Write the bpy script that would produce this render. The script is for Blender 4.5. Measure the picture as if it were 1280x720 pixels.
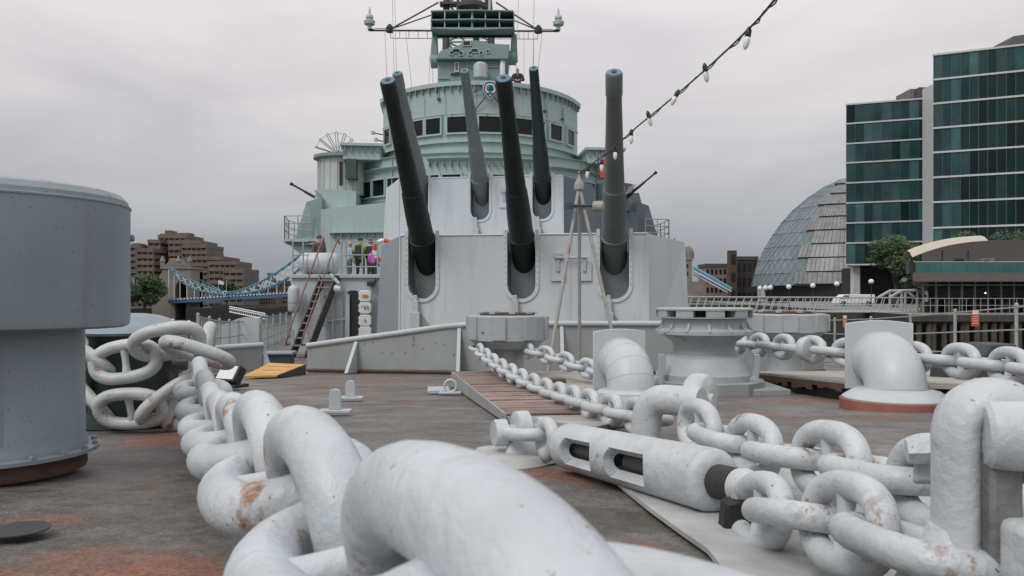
import bpy, bmesh, math, random
from mathutils import Vector, Matrix, Quaternion
random.seed(7)
V = Vector
R = math.radians
for o in list(bpy.data.objects):
    bpy.data.objects.remove(o)
SC = bpy.context.scene
COL = SC.collection
F, YH, CZ = 1005.0, 373.0, 0.45          # focal length and horizon of the 1280 px photograph, eye height over the deck

# ------------------------------------------------------------------ camera
cam = bpy.data.cameras.new('camera')
camo = bpy.data.objects.new('camera', cam)
COL.objects.link(camo)
camo.location = (0, 0, CZ)
camo.rotation_euler = (R(90), 0, 0)
cam.sensor_width = 36
cam.lens = 36 * F / 1280
cam.shift_y = (YH - 360) / 1280
cam.clip_start = 0.02
cam.clip_end = 5000
cam.dof.use_dof = True
cam.dof.focus_distance = 7
cam.dof.aperture_fstop = 13
SC.camera = camo

# ------------------------------------------------------------------ sky, sun, exposure
W = bpy.data.worlds.new('World')
SC.world = W
W.use_nodes = True
nt = W.node_tree
nt.nodes.clear()
def N(t, tree=None, **k):
    n = (tree or nt).nodes.new(t)
    for a, b in k.items():
        setattr(n, a, b)
    return n
def ramp(n, stops):
    cr = n.color_ramp
    while len(cr.elements) > 1:
        cr.elements.remove(cr.elements[-1])
    cr.elements[0].position = stops[0][0]
    cr.elements[0].color = stops[0][1]
    for p, c in stops[1:]:
        e = cr.elements.new(p)
        e.color = c
L = nt.links.new
SUN_EL, SUN_AZ = R(50), R(218)          # azimuth from +Y clockwise: behind the camera, a little to its left
sky = N('ShaderNodeTexSky', sky_type='NISHITA', sun_disc=False, sun_elevation=SUN_EL, sun_rotation=SUN_AZ)
tc = N('ShaderNodeTexCoord')
sep = N('ShaderNodeSeparateXYZ')
L(tc.outputs['Generated'], sep.inputs[0])
# an overcast sheet: brighter towards the zenith, slate at the horizon
elev = N('ShaderNodeValToRGB')
ramp(elev, [(0.0, (.25, .275, .315, 1)), (.033, (.315, .335, .375, 1)), (.07, (.385, .405, .435, 1)), (.12, (.50, .50, .515, 1)), (.215, (.69, .665, .675, 1)), (.285, (.77, .74, .75, 1)), (.34, (.80, .765, .785, 1)), (1.0, (1.1, 1.09, 1.1, 1))])
L(sep.outputs['Z'], elev.inputs[0])
mp = N('ShaderNodeMapping')
mp.inputs['Scale'].default_value = (1.2, 1.2, 5.0)
L(tc.outputs['Generated'], mp.inputs[0])
cn = N('ShaderNodeTexNoise')
cn.inputs['Scale'].default_value = 1.7
cn.inputs['Detail'].default_value = 6
cn.inputs['Roughness'].default_value = .52
cn.inputs['Distortion'].default_value = .5
L(mp.outputs[0], cn.inputs['Vector'])
cr = N('ShaderNodeValToRGB')
ramp(cr, [(.30, (.83, .835, .855, 1)), (.70, (1.13, 1.125, 1.11, 1))])
L(cn.outputs['Fac'], cr.inputs[0])
mul = N('ShaderNodeMixRGB', blend_type='MULTIPLY')
mul.inputs[0].default_value = 1
L(elev.outputs[0], mul.inputs[1])
L(cr.outputs[0], mul.inputs[2])
bgs = N('ShaderNodeBackground')
bgs.inputs[1].default_value = .10
L(sky.outputs[0], bgs.inputs[0])
bgc = N('ShaderNodeBackground')
bgc.inputs[1].default_value = 1.0
L(mul.outputs[0], bgc.inputs[0])
mx = N('ShaderNodeMixShader')
mx.inputs[0].default_value = .95
L(bgs.outputs[0], mx.inputs[1])
L(bgc.outputs[0], mx.inputs[2])
wo = N('ShaderNodeOutputWorld')
L(mx.outputs[0], wo.inputs[0])
sun = bpy.data.lights.new('sun', 'SUN')
sun.energy = 1.5
sun.angle = R(24)
sun.color = (1, .97, .93)
suno = bpy.data.objects.new('sun', sun)
COL.objects.link(suno)
sd = V((math.sin(SUN_AZ) * math.cos(SUN_EL), math.cos(SUN_AZ) * math.cos(SUN_EL), math.sin(SUN_EL)))
suno.rotation_euler = sd.to_track_quat('Z', 'Y').to_euler()
SC.view_settings.view_transform = 'Standard'
SC.view_settings.look = 'None'
SC.view_settings.exposure = 0
SC.view_settings.gamma = 1
SC.view_settings.use_curve_mapping = False
SC.render.engine = 'CYCLES'
SC.cycles.max_bounces = 6

# ------------------------------------------------------------------ helpers
def deck(y):                              # sheer: the foredeck falls away from the bow
    if y < 14: return -.062 * y
    t = min(y, 22) - 14
    return -.868 - .062 * t + .062 * t * t / 16
def at(px, py, D):                        # photograph pixel at distance D
    return V(((px - 640) / F * D, D, CZ + (YH - py) / F * D))
def X(px, D): return (px - 640) / F * D
def Z(py, D): return CZ + (YH - py) / F * D
def ax(v): return V((2.4 - .095 * v, v, 0))
AR = V((.9955, .095, 0)).normalized()
AA = V((-.095, .9955, 0)).normalized()
def S(u, v, z=0):                         # ship frame: u to the right of the centreline, v along it going aft
    return V((2.4, 0, 0)) + AR * u + AA * v + V((0, 0, z))
def hw(v):
    T = [(-7, .6), (-4, 2.6), (0, 4.3), (5, 5.1), (11, 5.95), (13.5, 6.3), (17, 6.8), (21, 7.25), (25.5, 7.65), (31, 8.05), (42, 8.8), (80, 9.6), (130, 8.5), (165, 5)]
    for (a, b), (c, d) in zip(T, T[1:]):
        if v <= c: return b + (d - b) * (v - a) / (c - a)
    return T[-1][1]

ORG = {}
def tag(o, label=None, cat=None, group=None, kind=None):
    if label: o['label'] = label
    if cat: o['category'] = cat
    if group: o['group'] = group
    if kind: o['kind'] = kind
    return o
def thing(name, label, cat, loc=(0, 0, 0), group=None):
    o = bpy.data.objects.new(name, None)
    COL.objects.link(o)
    o.location = loc
    o.empty_display_size = .1
    ORG[o] = V(loc)
    return tag(o, label, cat, group)

class MB:
    def __init__(s):
        s.v = []; s.f = []; s.m = []
    def add(s, vs, fs, mi=0):
        b = len(s.v)
        s.v += [V(p) for p in vs]
        s.f += [[i + b for i in f] for f in fs]
        s.m += [mi] * len(fs)
        return s
    def box(s, c, size, rot=None, mi=0):
        c = V(c); h = V(size) / 2
        vs = []
        for z in (-1, 1):
            for x, y in ((-1, -1), (1, -1), (1, 1), (-1, 1)):
                p = V((x * h.x, y * h.y, z * h.z))
                vs.append(c + (rot @ p if rot else p))
        return s.hexa(vs, mi)
    def bx(s, x0, x1, y0, y1, z0, z1, mi=0):
        return s.box(((x0 + x1) / 2, (y0 + y1) / 2, (z0 + z1) / 2), (x1 - x0, y1 - y0, z1 - z0), None, mi)
    def hexa(s, p, mi=0):
        return s.add(p, [(3, 2, 1, 0), (4, 5, 6, 7), (0, 1, 5, 4), (1, 2, 6, 5), (2, 3, 7, 6), (3, 0, 4, 7)], mi)
    def prism(s, pts, off, mi=0, top=None):
        n = len(pts)
        a = [V(p) for p in pts]
        b = [V(p) for p in top] if top else [p + V(off) for p in a]
        fs = [list(range(n))[::-1], [n + i for i in range(n)]] + [(i, (i + 1) % n, n + (i + 1) % n, n + i) for i in range(n)]
        return s.add(a + b, fs, mi)
    def tube(s, pts, r, n=10, closed=False, mi=0, flat=None):
        pts = [V(p) for p in pts]
        m = len(pts)
        rr = r if isinstance(r, (list, tuple)) else [r] * m
        vs = []; prev = None
        for i, p in enumerate(pts):
            if closed: t = pts[(i + 1) % m] - pts[i - 1]
            else: t = pts[min(i + 1, m - 1)] - pts[max(i - 1, 0)]
            t.normalize()
            if prev is None:
                u = V((0, 0, 1)).cross(t)
                if u.length < .05: u = V((1, 0, 0)).cross(t)
            else:
                u = prev - t * prev.dot(t)
            u.normalize(); prev = u
            w = t.cross(u)
            for k in range(n):
                a = 2 * math.pi * (k + .5) / n
                vs.append(p + (u * math.cos(a) + w * math.sin(a)) * rr[i])
        fs = []
        for i in range(m if closed else m - 1):
            j = (i + 1) % m
            for k in range(n):
                l = (k + 1) % n
                fs.append((i * n + k, i * n + l, j * n + l, j * n + k))
        if not closed:
            fs.append(list(range(n))[::-1])
            fs.append([(m - 1) * n + k for k in range(n)])
        return s.add(vs, fs, mi)
    def cyl(s, a, b, r, n=12, mi=0, r2=None):
        return s.tube([a, b], [r, r if r2 is None else r2], n, mi=mi)
    def lathe(s, prof, n=32, c=(0, 0, 0), rot=None, mi=0):
        c = V(c); vs = []; fs = []
        for r, z in prof:
            for k in range(n):
                a = 2 * math.pi * k / n
                p = V((max(r, 1e-4) * math.cos(a), max(r, 1e-4) * math.sin(a), z))
                vs.append(c + (rot @ p if rot else p))
        m = len(prof)
        for i in range(m - 1):
            for k in range(n):
                l = (k + 1) % n
                fs.append((i * n + k, i * n + l, (i + 1) * n + l, (i + 1) * n + k))
        fs.append(list(range(n))[::-1])
        fs.append([(m - 1) * n + k for k in range(n)])
        return s.add(vs, fs, mi)
    def mesh(s, name, mats, org=V((0, 0, 0)), smooth=None, weld=False):
        me = bpy.data.meshes.new(name)
        me.from_pydata([tuple(p - org) for p in s.v], [], s.f)
        for m in (mats if isinstance(mats, (list, tuple)) else [mats]):
            me.materials.append(m)
        me.polygons.foreach_set('material_index', s.m)
        bm = bmesh.new(); bm.from_mesh(me)
        if weld: bmesh.ops.remove_doubles(bm, verts=bm.verts, dist=1e-5)
        bmesh.ops.recalc_face_normals(bm, faces=bm.faces)
        bm.to_mesh(me); bm.free()
        if smooth:
            me.shade_smooth()
            me.set_sharp_from_angle(angle=R(smooth))
        me.update()
        return me
    def build(s, name, mats, parent=None, smooth=35, bevel=0, loc=None, seg=2, weld=False):
        if parent is not None: org = ORG[parent]
        else: org = V(loc) if loc is not None else V((0, 0, 0))
        o = bpy.data.objects.new(name, s.mesh(name, mats, org, smooth, weld))
        COL.objects.link(o)
        if parent is not None: o.parent = parent
        else: o.location = org
        ORG[o] = org
        if bevel:
            b = o.modifiers.new('edge', 'BEVEL')
            b.width = bevel; b.segments = seg; b.limit_method = 'ANGLE'; b.angle_limit = R(40)
            b.harden_normals = False
        return o
def inst(name, me, parent, loc, rot=None):   # loc in world space, parents are never rotated unless they are instances themselves
    o = bpy.data.objects.new(name, me)
    COL.objects.link(o)
    o.parent = parent
    o.location = V(loc) - (ORG[parent] if parent in ORG else V((0, 0, 0)))
    if rot is not None:
        o.rotation_mode = 'QUATERNION'
        o.rotation_quaternion = rot
    return o
def rotz(a): return Matrix.Rotation(a, 3, 'Z')
SHIPROT = rotz(math.atan(.095))

# ------------------------------------------------------------------ materials
def mat(name, col, rough=.5, wear=0, var=.10, vs=3.0, bump=0, bs=30, rust=0, rs=2.5, rc=(.20, .075, .03), metal=0, streak=0, sc=(.12, .09, .07), spec=.5, rnd=0, speck=0):
    m = bpy.data.materials.new(name)
    m.use_nodes = True
    t = m.node_tree
    b = t.nodes['Principled BSDF']
    b.inputs['Roughness'].default_value = rough
    b.inputs['Metallic'].default_value = metal
    b.inputs['Specular IOR Level'].default_value = spec
    k = t.links.new
    geo = N('ShaderNodeNewGeometry', t)
    def noise(scale, det=5, vec=None, ro=.6):
        n = N('ShaderNodeTexNoise', t)
        n.inputs['Scale'].default_value = scale
        n.inputs['Detail'].default_value = det
        n.inputs['Roughness'].default_value = ro
        k(vec or geo.outputs['Position'], n.inputs['Vector'])
        return n.outputs['Fac']
    def mixc(fac, a, bcol, mode='MIX'):
        x = N('ShaderNodeMixRGB', t, blend_type=mode)
        if isinstance(fac, (int, float)): x.inputs[0].default_value = fac
        else: k(fac, x.inputs[0])
        for i, c in ((1, a), (2, bcol)):
            if isinstance(c, tuple): x.inputs[i].default_value = (*c, 1)
            else: k(c, x.inputs[i])
        return x.outputs[0]
    def rmp(src, a, bb, ca=(0, 0, 0), cb=(1, 1, 1)):
        x = N('ShaderNodeValToRGB', t)
        ramp(x, [(a, (*ca, 1)), (bb, (*cb, 1))])
        k(src, x.inputs[0])
        return x.outputs[0]
    c = rmp(noise(vs, 8), .3, .72, tuple(x * (1 - var) for x in col), tuple(min(1, x * (1 + var * .8)) for x in col))
    if rnd:
        oi = N('ShaderNodeObjectInfo', t)
        c = mixc(1.0, c, rmp(oi.outputs['Random'], 0, 1, (1 - rnd,) * 3, (1 + rnd * .6,) * 3), 'MULTIPLY')
    if streak:
        mp = N('ShaderNodeMapping', t)
        mp.inputs['Scale'].default_value = (1, 1, .07)
        k(geo.outputs['Position'], mp.inputs[0])
        s = noise(5.0, 6, mp.outputs[0])
        c = mixc(rmp(s, .60 - .10 * streak, .86), c, sc)
    if speck:
        c = mixc(rmp(noise(rs * 16, 3), .70 - .04 * speck, .74 - .04 * speck), c, (.13, .085, .06))
    if rust:
        a = noise(rs, 9, None, .68)
        fac = rmp(a, .72 - .12 * rust, .77 - .12 * rust)
        rcol = mixc(noise(rs * 9, 4), tuple(x * .45 for x in rc), tuple(min(1, x * 1.8) for x in rc))
        c = mixc(fac, c, rcol)
    if wear:
        tcn = N('ShaderNodeTexCoord', t); sx = N('ShaderNodeSeparateXYZ', t)
        k(tcn.outputs['Object'], sx.inputs[0])
        ab = N('ShaderNodeMath', t, operation='ABSOLUTE'); k(sx.outputs['X'], ab.inputs[0])
        sb = N('ShaderNodeMath', t, operation='SUBTRACT'); k(ab.outputs[0], sb.inputs[0]); sb.inputs[1].default_value = wear * 1.85
        cb = N('ShaderNodeCombineXYZ', t); k(sb.outputs[0], cb.inputs[0]); k(sx.outputs['Y'], cb.inputs[1]); k(sx.outputs['Z'], cb.inputs[2])
        ln = N('ShaderNodeVectorMath', t, operation='LENGTH'); k(cb.outputs[0], ln.inputs[0])
        near = rmp(ln.outputs['Value'], wear * .35, wear * 1.25, (1, 1, 1), (0, 0, 0))
        mm = N('ShaderNodeMixRGB', t, blend_type='MULTIPLY'); mm.inputs[0].default_value = 1
        k(near, mm.inputs[1]); k(rmp(noise(30, 7, None, .75), .53, .60), mm.inputs[2])
        c = mixc(mm.outputs[0], c, mixc(noise(60, 3), (.09, .045, .025), (.36, .20, .10)))
    k(c, b.inputs['Base Color'])
    if bump:
        bn = N('ShaderNodeBump', t)
        bn.inputs['Strength'].default_value = bump
        bn.inputs['Distance'].default_value = .01
        k(noise(bs, 5), bn.inputs['Height'])
        k(bn.outputs[0], b.inputs['Normal'])
    return m
def glassmat(name, col, rough=.06, rnd=.0, vs=.4, var=.3):
    m = mat(name, col, rough, var=var, vs=vs, rnd=rnd, spec=.28)
    return m
CHAIN = mat('chain_white_paint', (.49, .53, .555), .42, .066, var=.16, vs=7, bump=.6, bs=24, rust=.78, rs=5.0, rc=(.24, .12, .06), speck=.4)
CHAINF = mat('far_chain_paint', (.48, .515, .535), .42, .058, var=.12, vs=7, bump=.3, bs=30, rust=.5, rs=6, rc=(.26, .12, .05), speck=.5)
COILP = mat('coil_worn_paint', (.48, .505, .51), .42, .070, var=.16, vs=6, bump=.35, bs=32, rust=1.15, rs=5.5, rc=(.22, .11, .06), speck=1)
GREY = mat('ship_grey_paint', (.43, .475, .505), .42, var=.07, vs=1.6, bump=.08, bs=12, rust=.25, rs=3.2, speck=.3)
VENTG = mat('vent_grey_paint', (.215, .26, .292), .36, var=.10, vs=2.2, bump=.12, bs=18, rust=.52, rs=5.2, speck=.85, rc=(.13, .08, .05), streak=.35, sc=(.16, .165, .165))
COWL = mat('cowl_white_paint', (.47, .505, .53), .42, var=.08, vs=4, bump=.15, bs=20, rust=.25, rs=5, speck=.5)
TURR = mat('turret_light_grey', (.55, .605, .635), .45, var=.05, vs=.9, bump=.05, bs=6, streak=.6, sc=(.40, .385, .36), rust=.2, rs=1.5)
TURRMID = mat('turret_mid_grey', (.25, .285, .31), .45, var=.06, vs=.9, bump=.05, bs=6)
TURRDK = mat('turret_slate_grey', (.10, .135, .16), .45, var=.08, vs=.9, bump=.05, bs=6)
GUNDK = mat('barrel_dark_grey', (.024, .034, .034), .5, var=.2, vs=2, bump=.05, bs=8, spec=.3)
GUNMID = mat('barrel_mid_grey', (.155, .178, .176), .48, var=.14, vs=2, bump=.05, bs=8, spec=.35)
SLOT = mat('embrasure_grey', (.17, .185, .19), .55, var=.15, vs=3)
GREEN = mat('pale_green_paint', (.345, .44, .43), .48, var=.07, vs=.7, bump=.06, bs=5, streak=.4, sc=(.24, .30, .27), rust=.1, rs=2)
GREEN2 = mat('sea_green_paint', (.20, .29, .28), .48, var=.08, vs=.9, bump=.06, bs=5)
TUBG = mat('tub_white_grey', (.45, .50, .49), .5, var=.1, vs=1.2, streak=.6, sc=(.28, .28, .25))
BLACK = mat('black_paint', (.02, .021, .023), .5, var=.2)
DARK = mat('dark_interior', (.018, .020, .020), .7, var=.2)  # near-black that puts the shade of openings and hollows into the colour
DKSTEEL = mat('dark_steel', (.06, .062, .065), .5, var=.2, rust=.6, rs=5)
LADDER = mat('ladder_brown', (.055, .047, .042), .6, var=.25, vs=6, rust=.7, rs=5)
HANDR = mat('handrail_rust_red', (.20, .10, .08), .6, var=.2, vs=8)
RAILM = mat('rail_grey', (.33, .36, .36), .5, var=.12, vs=6)
TREAD = mat('tread_wood_grey', (.33, .30, .26), .7, var=.2, vs=6)
GLASSB = glassmat('bridge_window_glass', (.004, .008, .008), .05)
CREAM = mat('pole_weathered_paint', (.33, .33, .30), .55, var=.2, vs=9, rust=.75, rs=7)
WIRE = mat('rigging_wire', (.07, .07, .07), .6)
BULBW = mat('frosted_bulb', (.75, .76, .75), .25, var=.05)
RUSTP = mat('rusty_base', (.10, .055, .038), .8, var=.35, vs=8, bump=.4, bs=40)
REDLEAD = mat('red_lead_paint', (.28, .105, .075), .65, var=.25, vs=7, bump=.15, bs=30, rust=.7, rs=6, rc=(.08, .05, .04))
HOLDER = mat('cable_holder_grey', (.34, .375, .39), .5, var=.1, vs=5, bump=.15, bs=20, rust=.75, rs=4, speck=.7)
BWATER = mat('breakwater_grey', (.285, .31, .305), .5, var=.09, vs=2, bump=.08, bs=10, rust=.5, rs=2.6, streak=.5, sc=(.27, .25, .22), speck=.6)
PLANK = mat('plank_rusty', (.27, .20, .17), .8, var=.35, vs=5, bump=.2, bs=25, rnd=.25, rust=.7, rs=3, rc=(.36, .18, .11))
BEDTOP = mat('bed_worn_beige', (.34, .32, .29), .75, var=.25, vs=4, bump=.15, bs=25, rust=.8, rs=3, rc=(.26, .15, .09))
YELLOW = mat('ramp_yellow', (.60, .34, .10), .65, var=.2, vs=4, streak=0)
LIFEW = mat('liferaft_white', (.66, .67, .66), .4, var=.05)
ORANGE = mat('orange_label', (.62, .17, .03), .5)
ORED = mat('orange_red_board', (.55, .075, .03), .5)
PLATEW = mat('deck_plate_pale', (.40, .41, .40), .7, var=.25, vs=5, bump=.3, bs=30, rust=.7, rs=3, rc=(.30, .17, .11))
RUBBER = mat('black_rubber', (.012, .012, .013), .6)
GRN_BOL = mat('bollard_dark_green', (.035, .055, .053), .45, var=.2)
BOLCAP = mat('bollard_cap_blue_grey', (.22, .27, .31), .45, var=.12, vs=5)
SKIN = mat('skin', (.55, .33, .25), .5, var=.05)
STONE = mat('pale_stone', (.21, .19, .165), .8, var=.25, vs=.3)
BRICKT = mat('tan_brick', (.155, .12, .095), .85, var=.2, vs=.2)
BRICKR = mat('red_brick', (.17, .105, .085), .85, var=.2, vs=.3)
WINDK = mat('far_dark_window', (.022, .026, .03), .2, var=.5, vs=.3)
TEAL = mat('bridge_teal_paint', (.06, .22, .28), .5, var=.1)
BRBLUE = mat('bridge_blue_paint', (.05, .14, .26), .5, var=.2)
BRWHITE = mat('bridge_white_paint', (.60, .63, .66), .5, var=.05)
SLABW = mat('facade_slab_white', (.52, .53, .53), .5, var=.05)
PANE = glassmat('teal_facade_glass', (.024, .068, .074), .10, rnd=.45, vs=.15, var=.55)
PANED = glassmat('dark_facade_glass', (.006, .030, .030), .08, rnd=.55, vs=.12, var=.6)
MULL = mat('mullion_dark', (.05, .075, .075), .5)
DOMEG = glassmat('dome_blue_glass', (.17, .215, .235), .12, vs=.1, var=.25)
DOMEL = mat('dome_louvre_grey', (.195, .20, .20), .4, var=.3, vs=.5)
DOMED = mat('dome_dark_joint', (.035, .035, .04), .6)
BARK = mat('bark', (.06, .045, .035), .9, var=.3, vs=4)
CONC = mat('concrete_grey', (.20, .195, .185), .8, var=.15, vs=1)
PILE = mat('river_pile_timber', (.07, .06, .047), .85, var=.4, vs=1.2, streak=.6, sc=(.03, .035, .02))
RWALL = mat('river_wall_algae', (.028, .030, .018), .85, var=.4, vs=.6)
BAL = glassmat('balustrade_glass', (.055, .15, .14), .15, vs=.4, var=.25)
CANV = mat('sail_canvas', (.47, .42, .34), .7, var=.05)
GANG = mat('gangway_grey', (.40, .42, .42), .5, var=.1)

def leafmat(name, a, b):
    m = bpy.data.materials.new(name)
    m.use_nodes = True
    t = m.node_tree
    bs = t.nodes['Principled BSDF']
    bs.inputs['Roughness'].default_value = .6
    g = N('ShaderNodeNewGeometry', t)
    r = N('ShaderNodeValToRGB', t)
    ramp(r, [(0, (*a, 1)), (1, (*b, 1))])
    t.links.new(g.outputs['Random Per Island'], r.inputs[0])
    t.links.new(r.outputs[0], bs.inputs['Base Color'])
    return m
LEAF = leafmat('leaf_green', (.022, .055, .018), (.07, .13, .04))
LEAFD = leafmat('leaf_dark_green', (.018, .045, .018), (.05, .095, .035))

def ground(px, py, h=0):
    D = 5.0
    for _ in range(40):
        D = max(.3, (CZ - deck(D) - h) * F / (py - YH))
    return V((X(px, D), D, deck(D) + h))
PATCHES = [(235, 530, .26, (.27, .095, .055), .9), (190, 548, .22, (.25, .09, .05), .8), (130, 690, .20, (.22, .10, .06), .7), (215, 700, .13, (.26, .10, .055), .8), (60, 640, .12, (.22, .11, .07), .6),
           (255, 590, .16, (.05, .05, .035), .8), (700, 590, .30, (.20, .085, .045), .85), (740, 640, .3, (.06, .055, .04), .7), (790, 680, .10, (.24, .09, .05), .7),
           (985, 500, .5, (.27, .12, .08), .7), (900, 560, .35, (.25, .11, .07), .7), (460, 478, .9, (.20, .13, .085), .55), (1020, 490, .5, (.26, .12, .08), .6), (330, 520, .3, (.085, .07, .055), .6)]
# deck paint: worn grey over red lead
def deckmat():
    m = bpy.data.materials.new('deck_worn_paint')
    m.use_nodes = True
    t = m.node_tree; k = t.links.new
    b = t.nodes['Principled BSDF']
    geo = N('ShaderNodeNewGeometry', t)
    def noise(scale, det, ro=.6, vec=None, dist=0):
        n = N('ShaderNodeTexNoise', t)
        n.inputs['Scale'].default_value = scale; n.inputs['Detail'].default_value = det
        n.inputs['Roughness'].default_value = ro; n.inputs['Distortion'].default_value = dist
        k(vec or geo.outputs['Position'], n.inputs['Vector'])
        return n.outputs['Fac']
    def rmp(src, *st):
        x = N('ShaderNodeValToRGB', t); ramp(x, [(p, (*c, 1)) for p, c in st]); k(src, x.inputs[0]); return x.outputs[0]
    def mix(f, a, c, mode='MIX'):
        x = N('ShaderNodeMixRGB', t, blend_type=mode)
        if isinstance(f, float): x.inputs[0].default_value = f
        else: k(f, x.inputs[0])
        for i, q in ((1, a), (2, c)):
            if isinstance(q, tuple): x.inputs[i].default_value = (*q, 1)
            else: k(q, x.inputs[i])
        return x.outputs[0]
    def maprange(src, a, b_, am):
        x = N('ShaderNodeMapRange', t); k(src, x.inputs['Value'])
        x.inputs['From Min'].default_value = a; x.inputs['From Max'].default_value = b_; x.inputs['To Min'].default_value = 0; x.inputs['To Max'].default_value = am
        return x.outputs[0]
    mp = N('ShaderNodeMapping', t)
    mp.inputs['Rotation'].default_value = (0, 0, .25)
    mp.inputs['Scale'].default_value = (.85, 1.15, 1)
    mp.inputs['Location'].default_value = (3.7, 1.9, 0)
    k(geo.outputs['Position'], mp.inputs[0])
    base = rmp(noise(2.2, 9, .65), (.30, (.082, .075, .066)), (.50, (.142, .132, .121)), (.72, (.22, .207, .19)))
    base = mix(rmp(noise(1.1, 6, .6, mp.outputs[0], .6), (.50, (0, 0, 0)), (.66, (.8, .8, .8))), base, (.105, .078, .058))
    base = mix(rmp(noise(.9, 8, .62, mp.outputs[0], .9), (.585, (0, 0, 0)), (.62, (.8, .8, .8))), base, (.22, .09, .052))
    ragged = noise(5.5, 9, .72, mp.outputs[0], .5)
    for (px, py, rad, col, am) in PATCHES:       # bared red lead and scuffs, each with its own ragged outline
        g = ground(px, py)
        vm = N('ShaderNodeVectorMath', t, operation='SUBTRACT'); k(geo.outputs['Position'], vm.inputs[0]); vm.inputs[1].default_value = g
        vs_ = N('ShaderNodeVectorMath', t, operation='MULTIPLY'); k(vm.outputs[0], vs_.inputs[0]); vs_.inputs[1].default_value = (.8 / rad, 1.0 / rad, 0)
        ln = N('ShaderNodeVectorMath', t, operation='LENGTH'); k(vs_.outputs[0], ln.inputs[0])
        ad = N('ShaderNodeMath', t, operation='MULTIPLY_ADD'); k(ragged, ad.inputs[0]); ad.inputs[1].default_value = -3.4; k(ln.outputs['Value'], ad.inputs[2])
        base = mix(maprange(ad.outputs[0], -.95, -1.25, am), base, col)
    base = mix(rmp(noise(3.5, 8, .7), (.62, (0, 0, 0)), (.70, (.7, .7, .7))), base, (.045, .038, .032))
    base = mix(rmp(noise(38, 3, .6), (.60, (0, 0, 0)), (.75, (.5, .5, .5))), base, (.17, .16, .15))
    base = mix(1.0, base, rmp(noise(20, 7, .85), (.30, (.52, .52, .52)), (.70, (1.42, 1.42, 1.42))), 'MULTIPLY')
    base = mix(1.0, base, rmp(noise(110, 3, .7), (.32, (.5, .5, .5)), (.68, (1.4, 1.4, 1.4))), 'MULTIPLY')
    mp2 = N('ShaderNodeMapping', t); mp2.inputs['Rotation'].default_value = (0, 0, -.35); mp2.inputs['Scale'].default_value = (.8, 3.2, 1)
    k(geo.outputs['Position'], mp2.inputs[0])
    base = mix(rmp(noise(2.0, 8, .72, mp2.outputs[0], .4), (.57, (0, 0, 0)), (.63, (.6, .6, .6))), base, (.055, .046, .038))
    base = mix(rmp(noise(3.1, 6, .7, mp2.outputs[0], .3), (.64, (0, 0, 0)), (.68, (.55, .55, .55))), base, (.20, .175, .15))
    k(base, b.inputs['Base Color'])
    k(rmp(noise(1.6, 6), (.35, (.38, .38, .38)), (.65, (.8, .8, .8))), b.inputs['Roughness'])
    bn = N('ShaderNodeBump', t)
    bn.inputs['Strength'].default_value = .5; bn.inputs['Distance'].default_value = .006
    k(noise(70, 6, .7), bn.inputs['Height']); k(bn.outputs[0], b.inputs['Normal'])
    return m
DECKM = deckmat()
def watermat():
    m = bpy.data.materials.new('river_water')
    m.use_nodes = True
    t = m.node_tree; k = t.links.new
    b = t.nodes['Principled BSDF']
    b.inputs['Base Color'].default_value = (.065, .06, .05, 1)
    b.inputs['Roughness'].default_value = .12
    geo = N('ShaderNodeNewGeometry', t)
    n = N('ShaderNodeTexNoise', t); n.inputs['Scale'].default_value = .35; n.inputs['Detail'].default_value = 6
    k(geo.outputs['Position'], n.inputs['Vector'])
    bn = N('ShaderNodeBump', t); bn.inputs['Strength'].default_value = .8; bn.inputs['Distance'].default_value = .5
    k(n.outputs['Fac'], bn.inputs['Height']); k(bn.outputs[0], b.inputs['Normal'])
    return m
WATER = watermat()

# ================================================================== THE SETTING
WZ, QZ = -8.2, -.6
m = MB(); m.add([(-3000, -600, WZ), (3000, -600, WZ), (3000, 4000, WZ), (-3000, 4000, WZ)], [(0, 1, 2, 3)])
tag(m.build('river_water', WATER), kind='structure')
# right bank: a paved terrace behind a river wall
bank = [V((75, -60, 0)), V((75, 52, 0)), V((26, 52.2, 0)), V((34, 100, 0)), (V((66, 300, 0))), V((110, 700, 0)), V((3000, 3900, 0)), V((3000, -60, 0))]
m = MB(); m.prism([p + V((0, 0, WZ - 1)) for p in bank], (0, 0, QZ - WZ + 1))
bk = m.build('river_bank_ground', [RWALL, CONC])
tag(bk, kind='structure')
for p in bk.data.polygons:
    if p.normal.z > .5: p.material_index = 1
# left bank
lb = [V((-700, 3900, 0)), V((-60, 900, 0)), V((-118, 470, 0)), V((-143, 352, 0)), V((-190, 335, 0)), V((-900, 300, 0)), V((-3000, 3000, 0))]
m = MB(); m.prism([p + V((0, 0, WZ - 1)) for p in lb], (0, 0, 5.4))
bk = m.build('far_bank_ground', [RWALL, CONC]); tag(bk, kind='structure')
m = MB(); m.bx(-900, 1500, 1200, 1230, WZ, 3.0)
tag(m.build('distant_land', mat('distant_land', (.10, .12, .13), .9)), kind='structure')

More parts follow.
